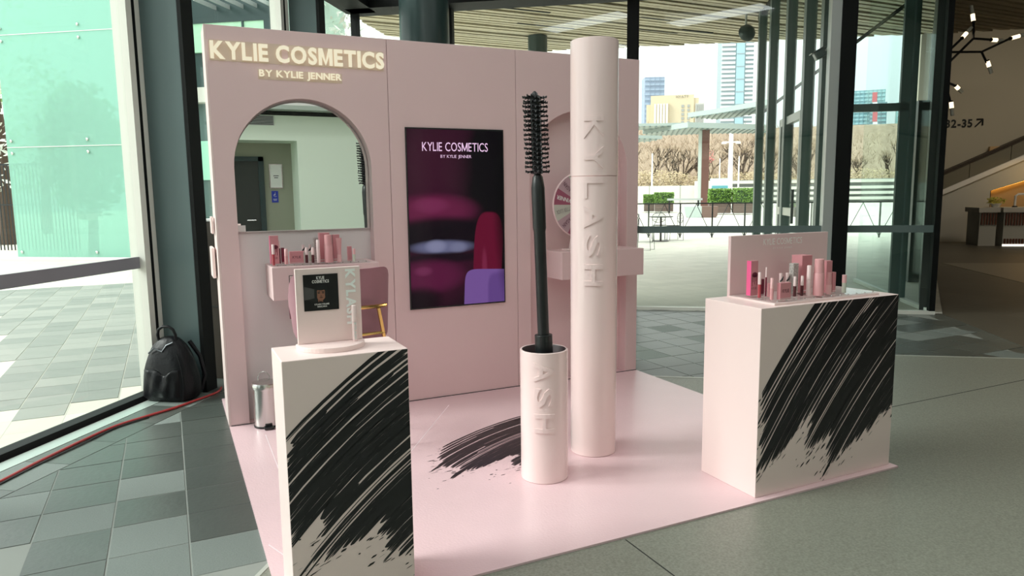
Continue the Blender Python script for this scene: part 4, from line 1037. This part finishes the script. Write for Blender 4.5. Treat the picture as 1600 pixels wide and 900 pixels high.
# ================================================================== OUTSIDE, BACK TERRACE
rl = thing('balustrade', 'thin black steel balustrade with crossed diagonals on the terrace', 'railing', uv(0, 23.85, 0), UA)
for i in range(-1, 11):
    u0 = -.68 + i * 1.0
    MB().box(u0 - .022, u0 + .022, -.022, .022, 0, 1.09).obj('post', M['black'], rl)
    MB().bar((u0, 0, .02), (u0 + .5, 0, 1.07), .011, 5).obj('diagonal', M['black'], rl); MB().bar((u0 + .5, 0, 1.07), (u0 + 1.0, 0, .02), .011, 5).obj('diagonal', M['black'], rl)
MB().box(-1.7, 9.4, -.025, .025, 1.07, 1.11).obj('top_rail', M['black'], rl)
def wire_chair(loc, rz, label):
    t = thing('wire_chair', label, 'chair', loc, rz, 'black wire terrace chairs')
    b = MB()
    b.tube([(.2*math.cos(PI*k/12), .02, .62 + .2*math.sin(2*PI*k/12)*.9) for k in range(25)] if 0 else [(.21*math.cos(2*PI*k/20), .0, .68 + .16*math.sin(2*PI*k/20)) for k in range(21)], .009, 5)
    for i in range(6):
        z = .56 + i*.05; w = .21 * math.sqrt(max(.05, 1 - ((z-.68)/.16)**2)); b.bar((-w, 0, z), (w, 0, z), .006, 4)
    b.obj('backrest', M['black'], t)
    s_ = MB().tube([(.22*math.cos(2*PI*k/20), -.22 + .2*math.sin(2*PI*k/20), .45) for k in range(21)], .009, 5)
    for i in range(7): s_.bar((-.2 + i*.066, -.4, .45), (-.2 + i*.066, -.04, .45), .005, 4)
    s_.obj('seat', M['black'], t)
    for sx in (-1, 1):
        MB().tube([(sx*.2, 0, .68), (sx*.2, .02, .012), (sx*.2, -.42, .012), (sx*.2, -.4, .45)], .008, 5).obj('sled_leg', M['black'], t)
    return t
wire_chair(uv(-.05, 18.75), UA + 1.3, 'black wire chair nearest the pink wall, cut by its right edge')
wire_chair(uv(.0, 21.6), UA + 1.5, 'black wire chair left of the round terrace table')
wire_chair(uv(.62, 22.9), UA + .1, 'black wire chair behind the round terrace table')
wire_chair(uv(1.25, 22.5), UA - 1.2, 'black wire chair right of the round terrace table')
t = thing('terrace_table', 'round black terrace table among the wire chairs', 'table', uv(.66, 22.1))
MB().lathe([(.36, .72), (.36, .745)], 28).obj('tabletop', M['black'], t); MB().lathe([(.03, .02), (.03, .72)], 10).obj('stem', M['black'], t); MB().lathe([(.25, 0), (.25, .02)], 24).obj('foot', M['black'], t)
M['slatwood'] = mat('dark_slat_wood', (.11, .075, .06), .7, objrand=.6, vscale=4, col2=(.17, .12, .10))
def planter(loc, w, d, h, hh, label, seed):
    t = thing('hedge_planter', label, 'planter', loc, UA, 'clipped hedge planters')
    MB().box(-w/2 + .03, w/2 - .03, .03, d - .03, .08, h).obj('box', M['dark'], t)
    n = 5
    for i in range(n):
        z = .1 + (h - .1) * i / n
        MB().box(-w/2, w/2, 0, d, z, z + (h - .1) / n * .86).obj('slat', M['slatwood'], t)
    MB().box(-w/2 + .1, w/2 - .1, .05, d - .05, h, hh - .1).obj('hedge_core', M['hedge_in'], t)
    r = random.Random(seed); mb = MB()
    for _ in range(1500):
        f = r.randrange(4); x, y, z = r.uniform(-w/2, w/2), r.uniform(0, d), r.uniform(h, hh)
        if f == 0: y = r.uniform(-.03, .08)
        elif f == 1: x = -w/2 + r.uniform(-.03, .1)
        elif f == 2: z = hh - r.uniform(0, .1)
        else: x = w/2 - r.uniform(-.03, .1)
        a = Vector((r.uniform(-1, 1), r.uniform(-1, 1), r.uniform(-1, 1))).normalized() * .07; b = a.orthogonal().normalized() * .04; c = Vector((x, y, z))
        mb.add([c - a, c + b, c + a, c - b], [(0, 1, 2, 3)])
    o = mb.obj('hedge', M['hedge'], t, recalc=False); o['kind'] = 'stuff'; return t
planter(uv(.72, 51.8), .72, 1.0, .62, 1.24, 'smaller clipped hedge planter at the left of the terrace', 1)
planter(uv(1.72, 51.0), 1.25, 1.1, .66, 1.38, 'clipped hedge planter beside the smaller one, left of the brown pillar', 2)
planter(uv(5.0, 46.6), 1.3, 1.1, .72, 1.58, 'clipped hedge planter right of the brown pillar', 3)
planter(uv(6.35, 46.2), 1.15, 1.1, .70, 1.60, 'clipped hedge planter partly behind the green mullions', 4)
planter(uv(9.0, 44.6, -.08), 1.5, 1.0, .60, .75, 'low hedge planter behind the glass entrance wall', 5)
t = thing('planter_bench', 'rounded grey and brown bench on the terrace in front of the brown pillar', 'bench', uv(3.35, 41.4, 0), UA)
MB().prism([(-.85, .62), (-.75, .1), (-.65, 0), (.1, 0), (.1, .62)], 0, .9, 'y').obj('grey_half', mat('bench_grey', (.42, .5, .47), .6), t)
MB().prism([(.1, .62), (.1, 0), (.85, 0), (.95, .1), (.98, .62)], 0, .9, 'y').obj('brown_half', mat('bench_brown', (.16, .10, .08), .6), t)
t = thing('slatted_bench', 'light grey bench behind the rounded bench', 'bench', uv(2.9, 50, 0), UA)
MB().box(-1.0, 1.3, 0, .5, .85, .98).obj('seat', M['grey_frame'], t); MB().box(-.9, -.8, .1, .4, 0, .85).obj('leg', M['black'], t); MB().box(1.0, 1.1, .1, .4, 0, .85).obj('leg', M['black'], t)
pg = thing('pergola', 'grey roofed terrace pergola on a brown square pillar', 'pergola', uv(5.4, 64, 0), UA)
MB().box(-.16, .45, 0, .6, 0, 6.6).obj('pillar', mat('rust_brown', (.13, .055, .042), .6, var=.2, vscale=2), pg); MB().box(-.42, -.16, .05, .6, 0, 6.6).obj('pillar_side', mat('pillar_grey', (.50, .56, .52), .5), pg)
pgm = mat('pergola_grey', (.34, .40, .38), .6)
def roof(poly, z, h, step, axis):
    """flat roof plate (plan in building axes) with a deep fascia and rafters showing below"""
    p = [(u - 5.4, v - 64) for u, v in poly]
    MB().prism(p, z, z + h).obj('roof', pgm, pg)
    lo = min(q[0] for q in p); hi = max(q[0] for q in p); x = lo + .3
    while x < hi - .2:
        q = clip(clip(p, 1, 0, x), -1, 0, -(x + step * .3))
        if len(q) > 2: MB().prism(q, z - .06, z).obj('rafter', M['green_frame'], pg)
        x += step
roof([(.26, 67.1), (3.86, 61.3), (11.5, 66.1), (11.5, 69.5), (6.3, 68.4), (1.2, 69.4)], 6.6, .42, .45, 0)
roof([(4.44, 70.7), (6.87, 67.7), (10.5, 61.5), (11.5, 66.5), (9.0, 71.5), (7.3, 73.2)], 8.3, .42, .5, 0)
roof([(-4, 62), (0, 62.9), (3.6, 63.4), (2.2, 66.8), (-4, 67)], 6.95, .22, .5, 0)
roof([(-4, 51), (0, 52.4), (1.6, 53.6), (.6, 56.2), (-4, 56)], 5.2, .22, .4, 0)
rw = struct('wall_terrace', rz=UA); MB().box(-30, 6.5, 88.5, 89.2, -.1, 2.1).box(6.5, 9.5, 88.0, 88.7, -.1, 2.6).obj('wall_panel', M['concrete'], rw)
for i in range(9): MB().box(-24 + i*3.6, -23.95 + i*3.6, 88.47, 88.5, 0, 2.1).obj('wall_joint', M['grout'], rw)
wt2 = struct('wall_terrace_right', rz=UA)
for z in (.3, .9, 1.5, 2.2): MB().box(9.6, 45, 86, 86.6, z, z + .32).obj('wall_band', M['concrete'], wt2)
MB().box(9.6, 45, 86.6, 87, 0, 2.6).obj('wall_panel', mat('backing_grey', (.25, .27, .26), .8), wt2)  # darker grey panel behind the pale bands
def pole(u, v, h, r, label, arms=False, col='white'):
    t = thing('lamp_post', label, 'pole', uv(u, v, 0), UA); MB().tube([(0, 0, 0), (0, 0, h)], [r, r*.7], 8).obj('mast', M[col], t)
    if arms: MB().box(-.9, .9, -.05, .05, h - 1.5, h - 1.35).obj('cross_arm', M[col], t); MB().box(-1.0, -.5, -.15, .15, h - 1.62, h - 1.42).box(.5, 1.0, -.15, .15, h - 1.62, h - 1.42).obj('lamp_head', M[col], t)
    return t
pole(1.45, 84, 5.7, .11, 'white mast left of the brown pillar beyond the planters')
pole(10.0, 84, 8.2, .3, 'thick white lamp mast with cross arms right of the brown pillar', True)
pole(8.85, 84, 5.0, .08, 'thin white mast just left of the thick lamp mast'); pole(10.9, 84, 5.2, .1, 'thin white mast just right of the thick lamp mast')
t = thing('notice_board', 'small pale blue notice board above the right hedge planters', 'sign', uv(8.75, 83, 1.6), UA)
MB().box(-1.0, 1.0, 0, .06, 0, 1.2).obj('board', mat('board_blue', (.55, .72, .76), .5), t); MB().box(-.8, .9, -.02, 0, .1, .4).obj('stripe', mat('board_teal', (.1, .32, .36), .5), t); MB().box(-.04, .04, .0, .06, -1.6, 0).obj('post', M['white'], t)
# bare trees
def bare_tree_mesh(seed, h):
    r = random.Random(seed); br = MB(); tw = MB()
    def grow(p, d, l, rad, lev):
        q = p + d * l; mid = p + d * l * .5 + Vector((r.uniform(-1, 1), r.uniform(-1, 1), r.uniform(-.3, .3))) * l * .07
        br.tube([p, mid, q], [rad, rad*.87, rad*.74], 5 if lev < 2 else 3, False)
        if lev >= 5:
            for _ in range(3):
                e = q + (d + Vector((r.uniform(-1, 1), r.uniform(-1, 1), r.uniform(-.4, .9))) * .8).normalized() * l * r.uniform(.8, 1.5); s = Vector((r.uniform(-1, 1), r.uniform(-1, 1), 0)).normalized() * .045
                tw.add([q - s, q + s, e], [(0, 1, 2)])
            return
        for k in range(2 if r.random() < .6 else 3):
            nd = (d + Vector((r.uniform(-1, 1), r.uniform(-1, 1), r.uniform(-.15, .75))) * .62).normalized()
            grow(q, nd, l * r.uniform(.68, .88), rad * .70, lev + 1)
    grow(Vector((0, 0, 0)), Vector((r.uniform(-.1, .1), r.uniform(-.1, .1), 1)).normalized(), h * .20, h * .024, 0)
    for _ in range(500):
        a = r.uniform(0, 2*PI); rad = h*.42 * math.sqrt(r.random()); z = h * r.uniform(.18, .92); p = Vector((rad*math.cos(a), rad*math.sin(a), z)); e = p + Vector((r.uniform(-1, 1), r.uniform(-1, 1), r.uniform(.2, 1.5))) * h*.06; s = Vector((r.uniform(-1, 1), r.uniform(-1, 1), 0)).normalized() * .05
        tw.add([p - s, p + s, e], [(0, 1, 2)])
    return br.mesh('branches', M['bark'], recalc=False), tw.mesh('twigs', M['twig'], recalc=False)
tm = [bare_tree_mesh(s_, 11) for s_ in (11, 23, 35, 47)]
TREE_AT = ['front row, behind the pink wall', 'front row, at the right edge of the pink wall', 'front row, just left of the brown pillar', 'front row, between brown pillar and thick lamp mast', 'front row, right of the thick lamp mast', 'front row, first behind the entrance glass', 'front row, second behind the entrance glass', 'front row, third behind the entrance glass', 'front row, behind the pale entrance post', 'front row, in the middle of the entrance bay', 'back row, left of the tall white mast', 'back row, behind the brown pillar', 'back row, behind the thick lamp mast', 'back row, left of the entrance glass', 'back row, behind the entrance glass', 'back row, behind the entrance posts', 'front row, at the right of the entrance bay', 'front row, last on the right beyond the corner post']
rr = random.Random(9)
spots = [(-4, 96), (1.5, 99), (5.0, 95), (8.5, 99), (12.5, 96), (16, 100), (20, 96), (25, 99), (31, 97), (37, 100), (-1.5, 106), (4, 107), (10, 106), (15, 108), (22, 106), (29, 107), (43, 98), (50, 100)]
for i, (u0, v0) in enumerate(spots):
    a, b = tm[i % 4]
    t = thing('bare_tree', 'bare brown winter tree, %s' % TREE_AT[i], 'tree', uv(u0, v0, -.3), rr.uniform(0, 6), 'bare trees beyond the terrace wall')
    s_ = rr.uniform(.8, 1.0); t.scale = (s_ * 1.15, s_ * 1.15, s_ * 1.02); link('branches', a, t); link('twigs', b, t)['kind'] = 'stuff'
M['scrub'] = mat('dry_scrub', (.36, .27, .16), .9, vscale=1, col2=(.58, .47, .30))
for i, (u0, v0, w, h) in enumerate(((2, 93, 6, 1.9), (13, 94, 7, 1.5), (-8, 94, 7, 1.6), (26, 95, 9, 1.8), (40, 96, 9, 1.8))):
    o = leaf_cloud(4200, w, 1.5, h, .15, 60 + i).obj('dry_scrub', M['scrub'], recalc=False); o.location = uv(u0, v0 - .6, 2.2); o.rotation_euler.z = UA; o['kind'] = 'stuff'; tag(o, 'dry yellow-brown scrub %s' % ['left of the brown pillar', 'behind the lamp mast', 'hidden behind the pink wall', 'behind the glass entrance', 'beyond the far right of the terrace'][i], 'scrub')
o = leaf_cloud(170, 1.0, .7, .9, .13, 77).obj('red_leaf_bush', mat('red_leaf', (.60, .20, .19), .7), recalc=False); o.location = uv(8.2, 91.5, 5.6); o['kind'] = 'stuff'; tag(o, 'clump of red leaves right of the brown pillar', 'foliage')
hb = thing('hillside', 'low brown wooded bank closing the terrace view', 'bank', uv(20, 118, 0), UA); MB().prism([(-80, 0), (-80, 9.5), (-40, 11.2), (-10, 11.4), (0, 10.9), (30, 11.2), (80, 10)] + [(80, 0)], 0, 6, 'y').obj('bank', mat('bank_brown', (.30, .22, .16), .95, vscale=1.6, stretch=(1, 1, .35), col2=(.66, .52, .41)), hb)

# distant towers
def tower(label, loc, w, d, h, m, rows, cols, wm, rz=-.45, name='tower'):
    t = thing(name, label, 'building', loc, rz); MB().box(-w/2, w/2, 0, d, 0, h).obj('walls', m, t)
    for i in range(rows):
        z = h * (i + .25) / rows
        MB().box(-w/2 + .4, w/2 - .4, -.5, 0, z, z + h / rows * .45).obj('window_row', wm, t)
    for j in range(1, cols): MB().box(-w/2 + w*j/cols - .25, -w/2 + w*j/cols + .25, -.9, 0, 0, h).obj('mullion', m, t)
    return t
bl = mat('tower_blue', (.27, .33, .43), .5); bw = mat('tower_blue_glass', (.34, .42, .53), .3)
tower('pale blue slab tower at the left of the skyline', Vector((500, 672, 0)), 22, 20, 127, bl, 24, 4, bw)
ye = mat('hotel_cream', (.60, .50, .34), .7); yw = mat('hotel_white', (.78, .72, .62), .6)
ht = thing('hotel', 'cream stepped hotel block with its name on the parapet', 'building', Vector((420, 536, 0)), -.665)
hg = mat('hotel_glass', (.34, .34, .31), .3)
MB().box(-20.4, 17.8, 0, 26, 0, 87).obj('main_block', ye, ht); MB().box(-24.3, -20.4, 3, 26, 0, 79.5).obj('side_block', ye, ht)
MB().box(17.8, 22, 1, 26, 0, 84).obj('stair_block', ye, ht); MB().box(19, 26.6, -1, 22, 0, 79).obj('glazed_block', mat('hotel_grey', (.52, .50, .46), .5), ht)
MB().box(-17.5, -4.6, -2.4, 0, 0, 80).obj('pier_wall', ye, ht)
for i in range(5): MB().box(-17.2 + i*2.6, -15.4 + i*2.6, -3.4, -2.4, 40, 79.4).obj('pier', yw, ht)
for i in range(9):
    MB().box(6.8, 9.2, -.4, 0, 47 + i*3.6, 49.4 + i*3.6).obj('window', hg, ht); MB().box(12.0, 14.2, -.4, 0, 47 + i*3.6, 49.4 + i*3.6).obj('window', hg, ht)
for i in range(4): MB().box(19.6 + i*1.75, 20.6 + i*1.75, -1.5, -1, 50, 78).obj('glazing_strip', hg, ht)
text_on('parapet_lettering', 'HYATT', 2.0, -.6, 84.2, 11, 2.2, mat('hotel_letters', (.25, .22, .16), .6), ht, bold=.02)
gt = mat('tower_grey', (.30, .37, .39), .5); gw2 = mat('tower_glass', (.36, .54, .60), .3)
tt = thing('tower', 'tallest tower with white balcony bands and a blue glass spine', 'building', Vector((511, 556, 0)), -.55)
MB().box(-14, 16, 0, 26, 0, 152).obj('walls', gt, tt)
for i in range(34): MB().box(-14.5, -1.5, -1.0, 0, 10 + i*4.2, 12 + i*4.2).obj('balcony_band', M['white'], tt)
for i in range(34): MB().box(8, 16.5, -1.0, 0, 10 + i*4.2, 12 + i*4.2).obj('balcony_band', M['white'], tt)
MB().box(-.5, 7, -2, 0, 0, 150).obj('glass_spine', gw2, tt)
for i in range(12): MB().box(-.6, 7.1, -2.2, -2, 12 + i*12, 13 + i*12).obj('spine_rail', gt, tt)
tg = mat('tower_teal', (.20, .36, .40), .3); tgw = mat('tower_teal_glass', (.32, .50, .54), .15)
tower('teal glass tower seen through the entrance, left one', Vector((700, 560, 0)), 38, 26, 108, tg, 26, 9, tgw, -.85)
tower('pale teal glass tower seen through the entrance, right one', Vector((735, 530, 0)), 30, 26, 94, mat('tower_mint', (.34, .54, .50), .3), 22, 6, tgw, -.9)
tower('dark slim tower between the two teal glass towers', Vector((690, 536, 0)), 16, 14, 92, mat('tower_dark', (.10, .18, .22), .3), 22, 3, tg, -.85)
cr = thing('banner_crane', 'red and white slanted crane mast in front of the teal towers', 'crane', Vector((655, 512, 0)), -.9)
for i in range(10):
    z = i * 9.8; x = 3.5 - i * .55
    MB().box(x - 2.2, x + 2.2, 0, 2, z, z + 9.6).obj('mast_section', mat('crane_red', (.55, .06, .08), .5) if i % 2 else M['white'], cr)
tower('small pale tower at the left of the entrance view', Vector((640, 560, 0)), 14, 12, 76, mat('tower_pale', (.62, .66, .64), .5), 12, 3, tg, -.8)

# fittings under the soffit
fl = thing('floodlight', 'round dark floodlight hanging under the timber soffit', 'lamp', (10.36, 11.04, 4.50), UA)
a = MB().lathe([(.15, 0), (.165, .025), (.15, .08), (.08, .13)], 24).obj('housing', M['teal_dark'], fl, smooth=True); a.rotation_euler = (math.radians(80), 0, .3)
a2 = MB().lathe([(.13, -.004), (.13, .0)], 24).obj('lens', mat('lens_grey', (.16, .17, .16), .3), fl); a2.rotation_euler = (math.radians(80), 0, .3)
MB().bar((.0, .05, .08), (.0, .05, .38), .02, 8).obj('bracket', M['grey_frame'], fl)
sp_ = thing('camera_housing', 'dark green camera housing fixed to the pale grey entrance post', 'camera', uv(2.17, 9.62, 3.14), UA)
a = MB().box(-.075, .075, -.06, .07, -.05, .05).obj('case', M['teal_dark'], sp_, bevel=.02); a.rotation_euler = (0, -.5, 0)
a = MB().box(-.10, .09, -.065, .075, .05, .06).obj('hood', M['teal_dark'], sp_); a.rotation_euler = (0, -.5, 0)
MB().bar((.05, -.05, .03), (.09, -.25, .1), .012, 6).obj('bracket', M['grey_frame'], sp_)
tr = thing('tie_rod', 'long slanted steel tie rod crossing behind the entrance glass', 'rod')
MB().bar(uv(2.4, 16, 3.0), uv(4.3, 13, 4.5), .03, 6).obj('rod', M['frame_black'], tr)

# ================================================================== LOBBY
wb = mat('stair_olive', (.16, .15, .11), .6); wlp = mat('lobby_pale', (.50, .50, .46), .6)
sta = thing('stair_balustrade', 'dark sloping stair balustrade on the lobby wall', 'stairs', uv(0, 21.75, 0), UA)
for i in range(5):
    x0 = 7.9 + i * 1.0; f = lambda x: 1.31 + (x - 7.9) * .462
    MB().prism([(x0, f(x0) - .02), (x0 + .985, f(x0 + .985) - .02), (x0 + .985, f(x0 + .985) + .40), (x0, f(x0) + .40)], 0, .06, 'y').obj('panel', wb, sta)
MB().prism([(7.8, 1.36), (12.9, 3.72), (12.9, 3.80), (7.8, 1.44)], -.02, .3, 'y').obj('handrail', M['brown'], sta).location.z = .28
MB().prism([(7.8, 1.10), (12.9, 3.46), (12.9, 3.60), (7.8, 1.24)], -.06, .3, 'y').obj('stringer', M['white'], sta)
MB().prism([(7.8, 0), (9.45, 0), (9.45, 1.86), (7.8, 1.12)], 0, .3, 'y').obj('wall_below_stair', wlp, sta)
MB().prism([(9.45, 1.4), (12.9, 2.55), (12.9, 3.4), (9.45, 1.9)], 0, .3, 'y').obj('soffit_below_stair', wlp, sta)
nic = thing('bar_niche', 'warm lit timber niche below the lobby stairs', 'niche', uv(0, 21.9, 0), UA)
MB().box(9.45, 13, .05, .15, .6, 2.6).obj('back_panel', mat('niche_timber', (.50, .33, .16), .5), nic)
MB().prism([(9.45, 1.38), (13, 2.50), (13, 2.58), (9.45, 1.46)], -.05, .1, 'y').obj('light_strip', emit('niche_strip', (1, .55, .12), 3.0), nic)
MB().prism([(9.40, .9), (9.48, .9), (9.48, 1.40), (13, 2.54), (13, 2.66), (9.40, 1.5)], -.12, .0, 'y').obj('timber_frame', M['brown'], nic)
lamp('niche_lamp', 'AREA', uv(11, 21.7, 2.3), 10, (1, .6, .2), (3, .1))
br_ = mat('bar_slat', (.14, .05, .03), .5)
def bar_counter(label, x0, x1, v, slz, seed):
    t = thing('bar_counter', label, 'counter', uv((x0 + x1)/2, v, 0), UA); w = (x1 - x0)/2
    MB().box(-w, w, 0, .7, .0, .86).obj('body', wlp, t); MB().box(-w - .05, w + .05, -.06, .76, .86, .98).obj('worktop', M['concrete'], t)
    n = int((x1 - x0) / .065)
    for i in range(n):
        x = -w + .03 + i * .065; MB().box(x, x + .035, -.03, 0, slz, .84).obj('slat', br_, t)
    return t, w
bar_counter('short bar counter with brown slats and pale panel, left of the main bar', 8.62, 9.02, 20.3, .54, 1)
t, w = bar_counter('main lobby bar counter with brown slats and glowing base', 9.14, 12.4, 20.2, .53, 2)
for i in range(46): MB().box(-w + .03 + i*.068, -w + .065 + i*.068, -.03, 0, .06, .19).obj('lower_slat', br_, t)
MB().box(-w, w, -.02, 0, .0, .05).obj('glow_strip', emit('bar_glow', (1, .95, .85), 1.2), t)
t = thing('bar_tap', 'curved white tap on the lobby bar', 'tap', uv(9.55, 20.6, .98), UA); MB().tube([(0, 0, 0), (0, 0, .28), (.06, 0, .33), (.3, 0, .33)], .03, 8).obj('spout', M['white'], t, smooth=True); MB().lathe([(.06, 0), (.06, .03)], 12).obj('foot', M['black'], t)
t = thing('flower_bowl', 'bowl of yellow-green flowers at the end of the lobby bar', 'flowers', uv(9.1, 20.6, .98), UA); MB().lathe([(.08, 0), (.14, .1)], 16).obj('bowl', M['white'], t); o = leaf_cloud(120, .22, .15, .10, .05, 3).obj('flowers', mat('flower_yellow', (.5, .48, .08), .6), t, recalc=False); o.location.z = .16; o['kind'] = 'stuff'
ws_ = thing('wayfinding_sign', 'black 32-35 direction lettering with arrow on the lobby wall', 'sign', uv(0, 22.09, 0), UA)
text_on('numerals', '32-35', 8.34, -.004, 3.135, .68, .225, M['black'], ws_, bold=.03)
MB().bar((9.09, -.006, 3.15), (9.27, -.006, 3.34), .02, 5).bar((9.12, -.006, 3.35), (9.28, -.006, 3.35), .02, 5).bar((9.275, -.006, 3.35), (9.275, -.006, 3.18), .02, 5).obj('arrow', M['black'], ws_)
# branching pendant
ch = thing('branch_pendant', 'black branching pendant lamp with glowing glass tubes in the lobby', 'lamp', (9.70, 6.50, 3.0))
O_ = Vector((9.70, 6.50, 3.0)); blk = M['black']; gb = emit('pendant_bulb', (1, .80, .52), 2.0); gc = mat('pendant_glass', (.75, .70, .60), .2)
def P(x, y, z): return Vector((x, y, z)) - O_
def arm(a, b): MB().bar(a, b, .016, 6).obj('arm', blk, ch)
def bulb(a, b):
    d = (b - a); MB().tube([a, a + d*.12], .024, 8).obj('socket', blk, ch)
    MB().tube([a + d*.1, a + d*.5], .026, 10).obj('lit_bulb', gb, ch, smooth=True); MB().tube([a + d*.5, b], [.026, .022], 10).obj('glass_tube', gc, ch, smooth=True)
n1 = P(9.987, 6.366, 3.49); n2 = P(10.08, 6.30, 3.31)
arm(P(9.6, 6.50, 3.10), n1); arm(n1, P(10.0, 6.385, 3.70)); bulb(P(10.0, 6.385, 3.70), P(9.99, 6.424, 3.93)); arm(n1, P(10.19, 6.26, 3.47)); bulb(P(10.19, 6.26, 3.47), P(10.36, 6.19, 3.46))
arm(P(9.62, 6.5, 3.31), n2); arm(n2, P(10.42, 6.15, 3.48)); bulb(P(10.42, 6.15, 3.48), P(10.66, 6.04, 3.55)); arm(n2, P(10.13, 6.25, 3.16)); bulb(P(10.13, 6.25, 3.20), P(10.19, 6.215, 3.02))
arm(P(9.66, 6.5, 3.31), P(9.84, 6.43, 3.49)); bulb(P(9.84, 6.43, 3.49), P(9.97, 6.39, 3.64))
arm(P(9.55, 6.5, 2.95), P(9.73, 6.40, 2.86)); bulb(P(9.72, 6.40, 2.865), P(9.81, 6.35, 2.77)); arm(P(9.62, 6.47, 2.90), P(9.64, 6.40, 2.66)); bulb(P(9.65, 6.395, 2.66), P(9.665, 6.37, 2.46))
MB().tube([(0, 0, -.05), (0, 0, 4.3)], .004, 5).obj('cord', blk, ch); MB().bar(P(9.55, 6.5, 2.9), P(9.62, 6.5, 3.45), .02, 6).obj('stem', blk, ch)
